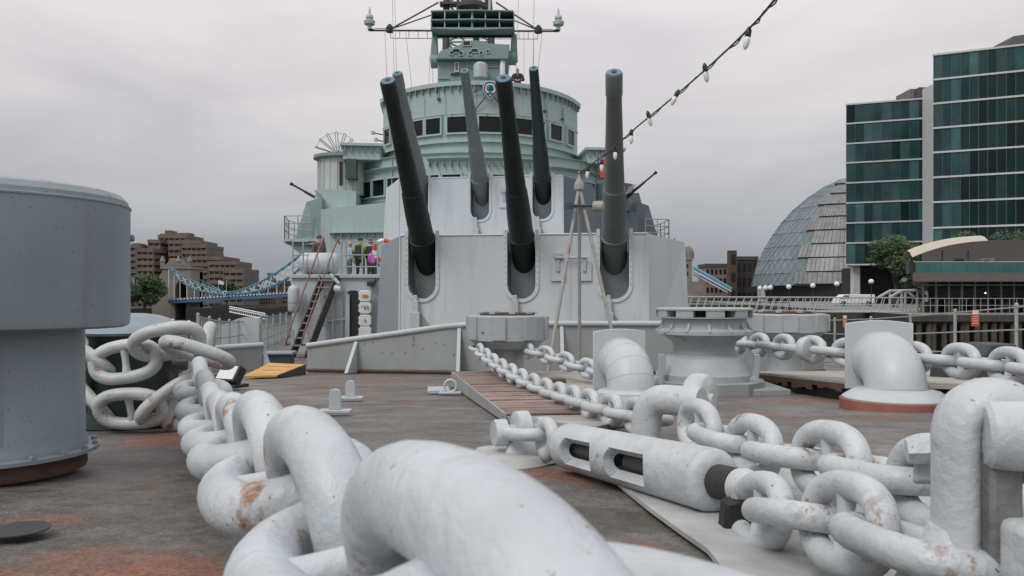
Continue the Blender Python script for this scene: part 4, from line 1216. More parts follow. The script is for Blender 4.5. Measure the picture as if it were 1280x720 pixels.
def band(vf, dep, h, a0, a1, z0, z1, t=.3, n=14):
    k = MB()
    for i in range(n):
        q = []
        for a in (a0 + (a1 - a0) * i / n, a0 + (a1 - a0) * (i + 1) / n):
            q.append([(hh * math.sin(R(a)), vv + dep * (1 - math.cos(R(a)))) for hh, vv in ((h, vf), (h + t * .8, vf - t))])
        (i0, o0), (i1, o1) = q
        k.hexa([S(*i0, z0), S(*i1, z0), S(*o1, z0 + (z1 - z0) * .8), S(*o0, z0 + (z1 - z0) * .8), S(*i0, z1), S(*i1, z1), S(*o1, z1), S(*o0, z1)])
    return k
band(36.9, 7.92, 7.25, -22, 22, 6.74, 6.88, .22).build('wind_baffle', GREEN, root, None)
band(36.9, 7.92, 7.25, -58, -24, 6.5, 6.64, .22).build('wind_baffle', GREEN, root, None)
band(36.9, 7.92, 7.25, 24, 58, 6.5, 6.64, .22).build('wind_baffle', GREEN, root, None)
band(36.9, 7.92, 7.25, -62, 62, 5.0, 5.08, .10, 24).build('lower_ledge', GREEN, root, None)
band(36.9, 7.92, 7.25, -62, 62, 7.04, 7.12, .12, 24).build('wing_coping', GREEN, root, None)
def onwall(vf, dep, h, a):
    u, v = h * math.sin(R(a)), vf + dep * (1 - math.cos(R(a)))
    tu, tv = h * math.cos(R(a)), dep * math.sin(R(a))
    return u, v, SHIPROT @ rotz(math.atan2(tv, tu))
def window(vf, dep, h, a, z0, z1, w):
    u, v, rt = onwall(vf, dep, h, a)
    p = S(u, v, (z0 + z1) / 2)
    f = MB()
    hh = z1 - z0
    for (sx, sz, dx, dz) in ((w + .16, .08, 0, hh / 2 + .04), (w + .16, .08, 0, -hh / 2 - .04), (.08, hh, w / 2 + .04, 0), (.08, hh, -w / 2 - .04, 0)):
        f.box(p + rt @ V((dx, -.03, dz)), (sx, .16, sz), rt)
    fo = f.build('window_frame', GREEN, root, None)
    MB().box(p + rt @ V((0, 0, 0)), (w, .10, hh), rt).build('pane', GLASSB, fo, None)
for uu, w in ((-4.75, .7), (-3.95, .6), (-3.25, .9), (-2.45, .8), (-1.25, 1.15), (.22, 1.15), (1.72, 1.05), (2.6, .6), (3.5, .95), (4.42, .85)):
    window(38.0, 7.54, 5.72, math.degrees(math.asin(uu / 5.72)), 8.26, 9.0, w)
for a in (-58.5, -51.5, -44, -36, -29, -21, -13, -4, 5, 13, 21, 29, 37, 45):
    window(36.9, 7.92, 7.25, a, 5.35, 6.1, .85)
# brackets under the parapet and the wing roofs
k = MB()
for i in range(34):
    a = -60 + i * 120 / 33
    u, v, rt = onwall(38.0, 7.54, 5.72, a)
    k.box(S(u, v, 10.32) + rt @ V((0, -.07, 0)), (.04, .16, .26), rt)
k.build('parapet_brackets', GREEN2, root, None)['kind'] = 'stuff'
k = MB()
for i in range(17):
    a = -21 + i * 42 / 16
    u, v, rt = onwall(36.9, 7.92, 7.25, a)
    k.box(S(u, v, 6.60) + rt @ V((0, -.12, 0)), (.04, .24, .22), rt)
k.build('baffle_brackets', GREEN2, root, None)['kind'] = 'stuff'
# wing shelters both sides (bridge wings with bracketed roof edge)
for s in (-1, 1):
    u0, u1 = (5.0, 6.75) if s > 0 else (-6.75, -5.0)
    k = MB(); k.prism([S(u0, 38.9, 7.05), S(u1, 38.9, 7.05), S(u1, 46, 7.05), S(u0, 46, 7.05)], (0, 0, .62)); k.build('bridge_wing', GREEN, root, None)
    k = MB(); k.prism([S(u0 - .12, 38.7, 7.67), S(u1 + .12, 38.7, 7.67), S(u1 + .12, 46, 7.67), S(u0 - .12, 46, 7.67)], (0, 0, .12)); k.build('wing_coping', GREEN, root, None)
    for j in range(6):
        u = u0 + .1 + (u1 - u0 - .2) * j / 5
        MB().box(S(u, 38.84, 7.52), (.05, .16, .26), SHIPROT).build('wing_bracket', GREEN2, root, None)
for uu in (-4.3, -2.9, -1.9, -.5, .95, 2.2, 3.05, 4.0):
    u, v, rt = onwall(38.0, 7.54, 5.72, math.degrees(math.asin(uu / 5.72)))
    MB().box(S(u, v, 8.95) + rt @ V((0, -.01, .1)), (.035, .06, 1.9), rt).build('wall_seam', GREEN, root, None)
for uu, zz_ in ((-3.6, 9.5), (-.9, 9.62), (2.9, 9.55), (3.9, 9.4), (-2.2, 9.9), (1.3, 9.25)):
    u, v, rt = onwall(38.0, 7.54, 5.72, math.degrees(math.asin(uu / 5.72)))
    MB().box(S(u, v, zz_) + rt @ V((0, -.06, 0)), (.14, .12, .10), rt).build('lamp_bracket', DKSTEEL, root, None)
    MB().cyl(S(u, v, zz_) + rt @ V((0, -.03, .05)), S(u, v, 10.4) + rt @ V((0, -.03, 0)), .012, 5).build('conduit', GREEN2, root)
for uu in (-1.6, -.85, .0, .6, 3.3):
    u, v, rt = onwall(38.0, 7.54, 5.72, math.degrees(math.asin(uu / 5.72)))
    MB().box(S(u, v, 8.72) + rt @ V((0, -.12, .28)) , (.02, .02, .34), rt @ Matrix.Rotation(.5, 3, 'Y')).build('wiper', BLACK, root, None)
for uu, zz_ in ((-5.6, 4.2), (-4.9, 4.2), (-4.9, 2.9), (-5.6, 2.9), (4.6, 4.2), (5.3, 4.2)):
    u, v, rt = onwall(36.9, 7.92, 7.25, math.degrees(math.asin(uu / 7.25)))
    k = MB(); k.lathe([(.22, 0), (.22, .05), (.16, .06), (.0, .06)], 16, S(u, v, zz_), rt @ Matrix.Rotation(R(90), 3, 'X')); k.build('scuttle', GREEN2, root, 30)
for (za, zb, uu) in ((6.4, 1.2, -6.1), (5.0, 1.2, -5.3), (7.0, 5.1, -4.4), (7.7, 7.2, -3.5), (7.0, 5.1, 4.7), (7.0, 5.1, 5.6)):
    u, v, rt = onwall(36.9, 7.92, 7.25, math.degrees(math.asin(uu / 7.25)))
    MB().cyl(S(u, v, za) + rt @ V((0, -.04, 0)), S(u, v, zb) + rt @ V((0, -.04, 0)), .03, 6).build('pipe', GREEN, root)
for zz_, ln in ((8.9, .5), (8.55, .35), (8.2, .6), (7.95, .45)):
    p = S(-5.06, 42.2, zz_); MB().cyl(p, p + AR * -ln + V((0, -.2, .05)), .03, 6).build('aerial_arm', DKSTEEL, root)
    MB().lathe([(.02, -.1), (.10, -.08), (.10, .08), (.02, .1)], 10, p + AR * -ln + V((0, -.2, .05))).build('aerial_pot', TUBG, root, 40)
for i in range(9):
    p = S(-5.1, 43.6, 7.3 + i * .32); MB().cyl(p + AA * -.2, p + AA * .2, .02, 5).build('rung', GREEN2, root)
# crest on the bridge front
u, v, rt = onwall(38.0, 7.54, 5.72, 1.5)
cpos = S(u, v, 10.18)
k = thing('ship_crest', 'shield shaped painted crest bolted on the front of the bridge', 'crest', cpos)
sh = [(-.30, .22), (-.24, .38), (0, .44), (.24, .38), (.30, .22), (.36, -.05), (.0, -.42), (-.36, -.05)]
MB().prism([cpos + rt @ V((a * 1.0, -.30, b * 1.0)) for a, b in sh], rt @ V((0, .06, 0))).build('border', BRWHITE, k, None)
MB().prism([cpos + rt @ V((a * .9, -.315, b * .9)) for a, b in sh], rt @ V((0, .03, 0))).build('shield_rim', mat('crest_dark_red', (.10, .03, .03), .5), k, None)
MB().prism([cpos + rt @ V((a * .72, -.33, b * .72)) for a, b in sh], rt @ V((0, .03, 0))).build('shield_field', BRWHITE, k, None)
MB().prism([cpos + rt @ V((a * .52, -.345, b * .45 + .05)) for a, b in sh], rt @ V((0, .03, 0))).build('emblem', mat('crest_teal', (.02, .22, .25), .5), k, None)
MB().prism([cpos + rt @ V((a, -.352, b)) for a, b in ((-.16, -.02), (.16, -.02), (.10, .05), (.10, .16), (-.02, .2), (-.02, .05))], rt @ V((0, .006, 0))).build('emblem_horse', mat('crest_navy', (.01, .04, .08), .5), k, None)
MB().box(cpos + rt @ V((0, -.352, -.17)), (.26, .006, .06), rt).build('name_scroll', mat('crest_blue', (.02, .09, .2), .5), k, None)
for s in (-1, 1):
    MB().tube([cpos + rt @ V((s * .25, -.2, .15)), cpos + rt @ V((s * .85, -.02, -.1)), cpos + rt @ V((s * .95, -.02, -.75))], .03, 6).build('stay', DKSTEEL, k)
    MB().tube([cpos + rt @ V((s * .2, -.2, -.3)), cpos + rt @ V((s * .75, -.02, -.95))], .03, 6).build('stay', DKSTEEL, k)
# side gun tubs and sponsons, both sides
def sidewing(s):
    sh = 1.0 if s < 0 else 1.5
    Q = lambda u, v, z=0: S(u - s * sh, v, z)
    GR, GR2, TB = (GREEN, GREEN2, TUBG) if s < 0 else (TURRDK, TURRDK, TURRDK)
    side = 'left' if s < 0 else 'right'
    lab = 'pale green gun tub tower with white drum on the left flank of the bridge' if s < 0 else 'slate grey gun tub tower behind the right guns'
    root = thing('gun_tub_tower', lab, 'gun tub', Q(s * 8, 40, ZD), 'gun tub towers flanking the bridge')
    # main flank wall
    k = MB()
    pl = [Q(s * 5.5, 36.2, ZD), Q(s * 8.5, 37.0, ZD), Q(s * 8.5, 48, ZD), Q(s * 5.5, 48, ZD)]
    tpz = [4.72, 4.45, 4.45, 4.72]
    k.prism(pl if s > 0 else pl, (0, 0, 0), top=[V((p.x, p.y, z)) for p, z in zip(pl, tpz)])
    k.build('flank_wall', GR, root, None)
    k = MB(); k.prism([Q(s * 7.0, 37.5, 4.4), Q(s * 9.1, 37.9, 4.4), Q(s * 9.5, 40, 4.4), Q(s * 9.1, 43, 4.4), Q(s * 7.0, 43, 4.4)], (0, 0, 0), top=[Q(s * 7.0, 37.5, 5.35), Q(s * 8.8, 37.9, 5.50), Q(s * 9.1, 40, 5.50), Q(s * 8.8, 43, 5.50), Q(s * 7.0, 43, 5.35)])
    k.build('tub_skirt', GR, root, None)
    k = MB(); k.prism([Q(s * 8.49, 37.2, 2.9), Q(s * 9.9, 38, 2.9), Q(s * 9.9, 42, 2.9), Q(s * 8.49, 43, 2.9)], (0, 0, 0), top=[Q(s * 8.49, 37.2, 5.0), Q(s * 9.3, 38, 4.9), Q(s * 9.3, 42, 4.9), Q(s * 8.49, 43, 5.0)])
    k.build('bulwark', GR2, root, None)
    for j in range(7):
        MB().box(Q(s * (5.75 + j * .36), 36.2 + j * .09, 3.25), (.03, .2, .2), SHIPROT).build('shelf_bracket', GR2, root, None)
    MB().hexa([Q(s * 5.6, 36.0, 3.36), Q(s * 8.1, 36.65, 3.36), Q(s * 8.1, 36.95, 3.36), Q(s * 5.6, 36.3, 3.36), Q(s * 5.6, 36.0, 3.42), Q(s * 8.1, 36.65, 3.42), Q(s * 8.1, 36.95, 3.42), Q(s * 5.6, 36.3, 3.42)]).build('wind_shelf', GR, root, None)
    c = Q(s * 7.95, 40.2, 5.45)
    dh = 1.75 if s < 0 else .7
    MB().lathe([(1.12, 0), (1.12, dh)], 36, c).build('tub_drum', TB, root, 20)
    if s < 0: MB().lathe([(1.12, 1.70), (1.35, 1.78), (1.35, 1.92), (1.2, 1.95), (0, 1.97)], 36, c).build('tub_roof', GR2, root, 20)
    k = MB()
    for i in range(20):
        a = 2 * math.pi * i / 20
        k.box(c + V((math.cos(a) * 1.14, math.sin(a) * 1.14, dh * .5)), (.04, .05, dh * .9), rotz(a))
    k.build('drum_ribs', TB, root, None)
    if s < 0: MB().box(c + V((-.2 * s, -1.13, .95)), (.14, .05, 1.1)).build('drum_slit', DARK, root, None)
    if s < 0: MB().box(at(440, 212, 38.2), (.5, .6, .95), SHIPROT).build('locker', mat('locker_green_dark', (.035, .075, .06), .5), root, None, .03)
    # fan aerial
    fo = c + V((-.2 * s, -.3, 1.95))
    rim = []
    for i in range(7):
        a = R(15 + i * 25)
        e = fo + V((-.35 - math.cos(a) * 1.0 * -s * -1, -.25, .10 + math.sin(a) * .95))
        rim.append(e)
        e0 = fo + V((-.3, 0, .05))
        if s < 0:
            MB().tube([e0 + V((-.05, 0, 0)), e + V((-.06, 0, 0)), e + V((0, 0, .06)), e + V((.06, 0, 0)), e0 + V((.05, 0, 0))], .022, 6).build('aerial_loop', RAILM, root, 60)
    if s < 0:
        MB().tube(rim, .012, 5).build('aerial_rim', RAILM, root, 60)
    # sponson platform
    zp = 3.05
    k = MB(); k.prism([Q(s * 8.5, 37.3, zp), Q(s * 10.3, 37.8, zp), Q(s * 10.5, 40, zp), Q(s * 10.3, 42, zp), Q(s * 8.5, 42, zp)], (0, 0, .12)); k.build('sponson_floor', GR, root, None)
    k = MB(); k.prism([Q(s * 8.5, 37.6, zp - .01), Q(s * 10.2, 38.0, zp - .01), Q(s * 9.7, 38.0, zp - .45), Q(s * 8.5, 37.6, zp - 1.5)], AA * 3.5); k.build('sponson_bracket', GR2, root, None)
    rr = [Q(s * 9.0, 37.45, zp + .12), Q(s * 10.25, 37.85, zp + .12), Q(s * 10.45, 40, zp + .12), Q(s * 10.25, 41.9, zp + .12)]
    for h in (.4, .72, 1.05):
        MB().tube([p + V((0, 0, h)) for p in rr], .02, 6).build('rail_bar', RAILM, root, 60)
    for p, q in zip(rr, rr[1:]):
        for f in (0, .5, 1):
            g = p.lerp(q, f); MB().cyl(g, g + V((0, 0, 1.07)), .025, 6).build('stanchion', RAILM, root)
    # gun
    g0 = at(403, 252, 37.2) if s < 0 else at(786, 244, 37.2)
    gr = thing('light_gun', 'thin black gun barrel pointing up from the %s bridge tub' % side, 'gun', g0, 'light guns on the bridge flanks')
    d = V((-.82, -.2, .47)).normalized() if s < 0 else V((.74, -.2, .62)).normalized()
    MB().lathe([(.10, -.4), (.10, .15), (.07, .2), (.06, .9), (.045, .95), (.045, 1.5), (.075, 1.52), (.075, 1.64)], 12, g0, d.to_track_quat('Z', 'Y').to_matrix()).build('barrel', BLACK, gr, 30)
    MB().box(g0 - d * .35, (.3, .5, .4), SHIPROT).build('cradle', BLACK, gr, None, .05)
    for j in range(4):
        MB().box(g0 + V((s * -.1 + j * .09 * s, -.15, .15 + j * .05)), (.03, .3, .5), Matrix.Rotation(s * .6, 3, 'Y')).build('loader_rib', RAILM, gr, None)
    MB().lathe([(.28, -.55), (.22, -.3), (.14, .0)], 12, g0 - d * .3).build('pedestal', DKSTEEL, gr, 40)
sidewing(-1)
sidewing(1)

o = V((X(755, 37.2), 37.2, Z(223, 37.2)))
root = thing('lifebuoy_board', 'orange red board on the bridge wing beside the rightmost gun barrel', 'board', o)
MB().box(o + V((0, 0, .45)), (.36, .06, .85), SHIPROT).build('board', ORED, root, None, .01)
MB().box(o + V((-.26, .03, .45)), (.05, .1, 1.05), SHIPROT).build('edge_frame', DKSTEEL, root, None)
# life ring by the visitors
o = V((X(480, 23.0), 23.0, Z(313, 23)))
root = thing('life_ring', 'red and white life ring hung at the walkway rail', 'life ring', o)
for j in range(8):
    a0 = 2 * math.pi * j / 8
    MB().tube([o + V((.28 * math.cos(a0 + i * math.pi / 16), 0, .28 * math.sin(a0 + i * math.pi / 16))) for i in range(5)], .065, 10).build('segment', ORED if j % 2 else LIFEW, root, 60)

# ---- director tower and radar
Dd = 41.0
cxd = X(589, Dd)
root = thing('director_tower', 'green fire control director with rangefinder arms on top of the bridge', 'director tower', V((cxd, Dd + 1.5, 9.75)))
def dz(py): return Z(py, Dd)
x0, x1 = X(547, Dd), X(630, Dd)
MB().bx(x0, x1, Dd, Dd + 3.2, 9.75, dz(76)).build('base_house', GREEN2, root, None, .03)
k = MB()
prof = [(X(545, Dd), dz(76)), (X(635, Dd), dz(76)), (X(637, Dd), dz(58)), (X(612, Dd), dz(57)), (X(597, Dd), dz(53)), (X(583, Dd), dz(53)), (X(572, Dd), dz(60)), (X(551, Dd), dz(66))]
k.prism([V((a, Dd - .35, b)) for a, b in prof], (0, 3.6, 0)); k.build('director_hood', GREEN2, root, None, .03)
for (px, py, w, h, mt) in ((584, 57, .34, .18, DARK), (571, 66, .30, .16, DARK), (565, 69, .12, .14, DARK), (577, 69.5, .14, .14, DARK), (588, 69.5, .12, .12, DARK), (594, 66, .30, .14, DARK), (602, 69, .12, .14, DARK), (610, 67, .12, .12, DARK)):
    f = MB().box((X(px, Dd), Dd - .37, dz(py)), (w + .1, .06, h + .1)).build('port_frame', GREEN, root, None)
    MB().box((X(px, Dd), Dd - .395, dz(py)), (w, .03, h)).build('port', mt, f, None)
f = MB().box((X(571, Dd), Dd - .03, dz(84)), (.22, .10, .5)).build('window_frame', LIFEW, root, None)
MB().box((X(571, Dd), Dd - .075, dz(84)), (.13, .04, .36)).build('pane', mat('blind_brown', (.16, .10, .07), .6), f, None)
MB().box((X(571, Dd), Dd - .05, dz(93)), (.6, .08, .06)).build('vent_slot', DARK, root, None)
for (a, b_, c_, d_) in ((588, 78, 630, 78), (588, 84, 630, 84), (606, 76, 606, 104), (584, 76, 584, 104), (548, 98, 562, 98)):
    MB().cyl((X(a, Dd), Dd - .05, dz(b_)), (X(c_, Dd), Dd - .05, dz(d_)), .03, 6).build('hand_bar', GREEN, root)
k = MB(); k.lathe([(.36, 0), (.36, .6), (.34, .68), (.2, .78), (0, .8)], 20, V((X(601, Dd), Dd - .5, dz(101)))); k.build('radome', TUBG, root, 40)
k = MB(); k.lathe([(.14, 0), (.14, 1.0), (.1, 1.05)], 14, V((X(628, Dd), Dd - .1, dz(101)))); k.build('locker_cylinder', LIFEW, root, 40)
# rangefinder arms
for (pa, pb, py) in ((549, 537, 71), (634, 645, 67)):
    MB().cyl((X(pa, Dd), Dd + .8, dz(py)), (X(pb, Dd), Dd + .8, dz(py)), .36, 20).build('rangefinder_arm', GREEN2, root, 40)
    xx = X(541 if pb < 600 else 642, Dd)
    MB().hexa([V((xx - .22, Dd + .6, dz(72))), V((xx + .22, Dd + .6, dz(72))), V((xx + .22, Dd + 1, dz(72))), V((xx - .22, Dd + 1, dz(72))), V((xx - .10, Dd + .6, dz(37))), V((xx + .16, Dd + .6, dz(37))), V((xx + .16, Dd + 1, dz(37))), V((xx - .10, Dd + 1, dz(37)))]).build('aerial_post', GREEN2, root, None, .05)
# radar trough
root = thing('radar_aerial', 'open green radar trough with slats above the director tower', 'radar aerial', V((cxd, Dd, dz(42))))
xa, xb = X(539, Dd), X(642, Dd)
MB().prism([V((xa, Dd + .9, dz(14))), V((xa, Dd - .2, dz(17))), V((xa, Dd - .3, dz(36))), V((xa, Dd + .9, dz(41)))], (.05, 0, 0)).build('end_plate', GREEN2, root, None)
MB().prism([V((xb, Dd + .9, dz(14))), V((xb, Dd - .2, dz(17))), V((xb, Dd - .3, dz(36))), V((xb, Dd + .9, dz(41)))], (.05, 0, 0)).build('end_plate', GREEN2, root, None)
xm = (xa + xb) / 2
for (py, yy, bow) in ((15, -.2, .0), (27, -.3, 0), (37, -.3, .12)):
    k = MB(); k.prism([V((xa, Dd + .9, dz(py))), V((xb, Dd + .9, dz(py))), V((xb, Dd + yy, dz(py + 1))), V((xm, Dd + yy - .25, dz(py + 2) - bow)), V((xa, Dd + yy, dz(py + 1)))], (0, 0, .06)); k.build('slat', GREEN2, root, None)
MB().bx(xa, xb, Dd + .9, Dd + .93, dz(40), dz(14)).build('reflector', mat('radar_black', (.02, .025, .025), .6), root, None)
for f in (.17, .34, .5, .66, .83):
    MB().cyl((xa + (xb - xa) * f, Dd - .3, dz(40 if f == .5 else 37)), (xa + (xb - xa) * f, Dd - .22, dz(16)), .035 if f != .5 else .06, 6).build('upright', GREEN, root)
# ---- mast
Dm = 46.0
root = thing('lattice_mast', 'dark lattice tripod mast with long yardarm above the bridge', 'mast', V((X(590, Dm), Dm, 10.67)))
ztop = 22.0
legs = [(V((X(556, Dm), Dm, 10.6)), V((X(559, Dm), Dm + .3, ztop))), (V((X(620, Dm), Dm, 10.6)), V((X(605, Dm), Dm + .3, ztop))), (V((X(596, Dm), Dm + 3, 10.6)), V((X(590, Dm), Dm + 1.2, ztop)))]
for a, b in legs: MB().cyl(a, b, .22, 14, r2=.17).build('leg', DKSTEEL, root)
for i in range(9):
    f0, f1 = .10 + i * .1, .2 + i * .1
    for p, q in ((0, 1), (1, 2), (2, 0)):
        a = legs[p][0].lerp(legs[p][1], f0); b = legs[q][0].lerp(legs[q][1], f1); c_ = legs[q][0].lerp(legs[q][1], f0)
        MB().cyl(a, b, .06, 6).build('brace', RAILM, root); MB().cyl(a, c_, .06, 6).build('strut', RAILM, root)
for px in (573, 578, 601, 612):
    MB().cyl(V((X(px, Dm), Dm - .4, Z(22, Dm))), V((X(px + 1, Dm), Dm - .4, Z(-40, Dm))), .09, 8).build('cable_pipe', TUBG if px > 600 else DKSTEEL, root)
MB().lathe([(.9, 0), (.9, .2), (.5, .5), (.4, 1.2)], 20, V((X(590, Dm), Dm, Z(12, Dm)))).build('crosstree', DKSTEEL, root, 30)
k = MB(); k.bx(X(550, Dm), X(575, Dm), Dm - .3, Dm + .3, Z(7, Dm), Z(4, Dm)); k.build('mast_platform', DKSTEEL, root, None)
yl, yr = V((X(462, Dm), Dm, Z(38, Dm))), V((X(698, Dm), Dm, Z(39, Dm)))
MB().cyl(yl, yr, .055, 8).build('yardarm', WIRE, root)
MB().cyl(yl + V((1.2, 0, -.45)), yr + V((-1.2, 0, -.45)), .02, 6).build('jackstay', WIRE, root)
n = 17
for i in range(n):
    p = (yl + V((1.2, 0, 0))).lerp(yr - V((1.2, 0, 0)), i / (n - 1)); MB().cyl(p, p + V((0, 0, -.45)), .016, 5).build('drop_rod', WIRE, root)
for e, s in ((yl, 1), (yr, -1)):
    MB().cyl(e + V((s * .1, 0, .05)), e + V((s * .1, 0, -.0)), .2, 8).build('yard_cap', BLACK, root)
    MB().lathe([(.12, .05), (.12, .28), (.30, .34), (.33, .52), (.15, .62), (.22, .72), (.2, .84), (.08, .95), (.06, 1.15), (.02, 1.35)], 14, e).build('yard_lamp', TUBG, root, 30)
    MB().cyl(e + V((s * .3, -.02, .1)), e + V((s * 1.1, -.02, .1)), .02, 5).build('footrope_bar', WIRE, root)
    q = e + V((s * 1.15, 0, .05))
    MB().lathe([(.22, -.15), (.22, .12), (.08, .3)], 8, q).build('stay_block', BLACK, root, 30)
    tx = X(548 if s > 0 else 620, Dm)
    MB().cyl(q, V((tx, Dm, Z(3, Dm))), .05, 6).build('stay', WIRE, root)
    MB().cyl(q, V((X(556 if s > 0 else 612, Dm), Dm, Z(13, Dm))), .04, 6).build('stay', WIRE, root)
for (pa, ya, pb, yb) in ((481, 38, 484, 95), (493, -20, 497, 140), (490, -20, 494, 140), (507, 40, 515, 104), (541, 70, 541, 104), (537, 70, 536, 104), (648, 0, 645, 85), (667, 40, 667, 100), (678, 40, 670, 100), (655, 40, 655, 90), (668, -20, 666, 90)):
    MB().cyl(V((X(pa, 45), 45, Z(ya, 45))), V((X(pb, 45), 45, Z(yb + 8, 45))), .013, 5).build('halyard', CREAM, root)

# ================================================================== SHIP SIDE RAILS
def siderail(name, label, vlist, sgn, netted, off=.12):
    P = [S(sgn * (hw(v) - off), v, 0) for v in vlist]
    P = [V((p.x, p.y, deck(v))) for p, v in zip(P, vlist)]
    root = thing('guard_rail', label, 'guard rail', P[0])
    for p in P:
        MB().cyl(p, p + V((0, 0, 1.03)), .024, 8).build('stanchion', RAILM, root)
        MB().lathe([(.0, 1.0), (.03, 1.015), (.03, 1.05), (0, 1.065)], 8, p).build('stanchion_cap', RAILM, root, 60)
    for h in (1.0, .68, .36):
        MB().tube([p + V((0, 0, h)) for p in P], .012, 5).build('wire', RAILM, root, 60)
    if netted:
        k = MB()
        for p, q in zip(P, P[1:]):
            for j in range(1, 7):
                g = p.lerp(q, j / 7); k.cyl(g + V((0, 0, .05)), g + V((0, 0, 1.0)), .008, 4)
        o = k.build('netting', RAILM, root); o['kind'] = 'stuff'
    return root
siderail('guard_rail', 'grey wire guard rail along the river side right of the cowl', [8.0, 9.4, 10.9, 12.6, 14.2, 16, 18, 20, 22], 1, False)
siderail('guard_rail', 'netted white guard rail along the left deck edge towards the ladder', [13.6, 15, 16.5, 18, 19.5, 21, 22.5, 24, 25.5, 27, 29, 31], -1, True)
k = MB(); pp = [S(-(hw(v) - .02), v, deck(v)) for v in (12, 14, 16, 18, 20, 22, 24, 26, 28)]
o = thing('fairlead_plate', 'pale curved bulwark plate at the left deck edge between the rails', 'bulwark', S(-hw(20), 20, deck(20)))
p = S(-hw(20.3) + .1, 20.3, deck(20.3))
out = [(-.5, 0), (.42, 0), (.42, .95), (.38, 1.06), (.28, 1.1), (.05, 1.1), (-.1, 1.06), (-.5, .9)]
MB().prism([p + V((a, 0, b)) for a, b in out], (.03, .12, 0)).build('plate', GREY, o, None)
g = S(-6.0, 18.5, deck(18.5))
root = thing('mooring_box', 'blue grey lidded box on the deck before the left rail', 'deck box', g)
MB().box(g + V((0, 0, .14)), (.9, .5, .28), SHIPROT).build('body', GRN_BOL, root, None, .02)
MB().box(g + V((0, 0, .31)), (1.0, .6, .06), SHIPROT).build('lid', BOLCAP, root, None, .02)
# right rail notices and a covered winch
for (px, py, D, lb_) in ((1219, 398, 12.2, 'red and white notice hung on the guard rail before the timber piles'), (1056, 402, 15.5, 'small red notice on the guard rail left of the piles')):
    o = at(px, py, D)
    root = thing('rail_notice', lb_, 'notice', o)
    w_ = .075 if D < 13 else .05
    MB().box(o, (w_ * 1.6, .01, .24)).build('board', ORED, root, None)
    MB().box(o + V((0, -.008, .09)), (w_ * 1.3, .004, .06)).build('white_panel', LIFEW, root, None)
    for j in range(4): MB().box(o + V((0, -.008, .03 - j * .035)), (w_ * 1.1, .004, .010)).build('text_line', LIFEW, root, None)
g = V((X(1226, 7.6), 7.6, deck(7.6)))
root = thing('deck_winch_box', 'dark grey machinery box with sloped lid beyond the right chain', 'machinery box', g)
DG = mat('machine_dark_grey', (.04, .045, .047), .5)
k = MB(); k.prism([g + V((-.16, -.2, 0)), g + V((.22, -.2, 0)), g + V((.22, -.2, .50)), g + V((-.02, -.2, .50)), g + V((-.13, -.2, .36))], (0, .4, 0)); k.build('body', DG, root, None, .02)
k = MB(); k.prism([g + V((-.40, -.1, 0)), g + V((-.17, -.1, 0)), g + V((-.17, -.1, .33)), g + V((-.32, -.1, .34)), g + V((-.38, -.1, .26))], (0, .3, 0)); k.build('side_cover', DG, root, None, .02)
MB().box(g + V((.09, -.205, .44)), (.08, .004, .06)).build('label_plate', LIFEW, root, None)

# ================================================================== PEOPLE
def bodymat(name, trouser):
    m = bpy.data.materials.new(name); m.use_nodes = True
    t = m.node_tree
    tcn = N('ShaderNodeTexCoord', t); sp = N('ShaderNodeSeparateXYZ', t)
    t.links.new(tcn.outputs['Object'], sp.inputs[0])
    r = N('ShaderNodeValToRGB', t)
    r.color_ramp.interpolation = 'CONSTANT'
    ramp(r, [(0, (.02, .02, .02, 1)), (.05, (*trouser, 1)), (.57, (.52, .32, .25, 1))])
    mth = N('ShaderNodeMath', t, operation='DIVIDE'); mth.inputs[1].default_value = 1.8
    t.links.new(sp.outputs['Z'], mth.inputs[0]); t.links.new(mth.outputs[0], r.inputs[0])
    t.links.new(r.outputs[0], t.nodes['Principled BSDF'].inputs['Base Color'])
    t.nodes['Principled BSDF'].inputs['Roughness'].default_value = .7
    return m
def skin(name, joints, edges, mt, parent, sub=2):
    me = bpy.data.meshes.new(name)
    names = list(joints)
    me.from_pydata([joints[n][0] for n in names], [(names.index(a), names.index(b)) for a, b in edges], [])
    me.materials.append(mt)
    o = bpy.data.objects.new(name, me); COL.objects.link(o); o.parent = parent
    md = o.modifiers.new('skin', 'SKIN'); md.use_smooth_shade = True
    for i, n in enumerate(names):
        sv = me.skin_vertices[0].data[i]
        r = joints[n][1]; sv.radius = r if isinstance(r, tuple) else (r, r)
        sv.use_root = (i == 0)
    s = o.modifiers.new('sub', 'SUBSURF'); s.levels = sub; s.render_levels = sub
    return o
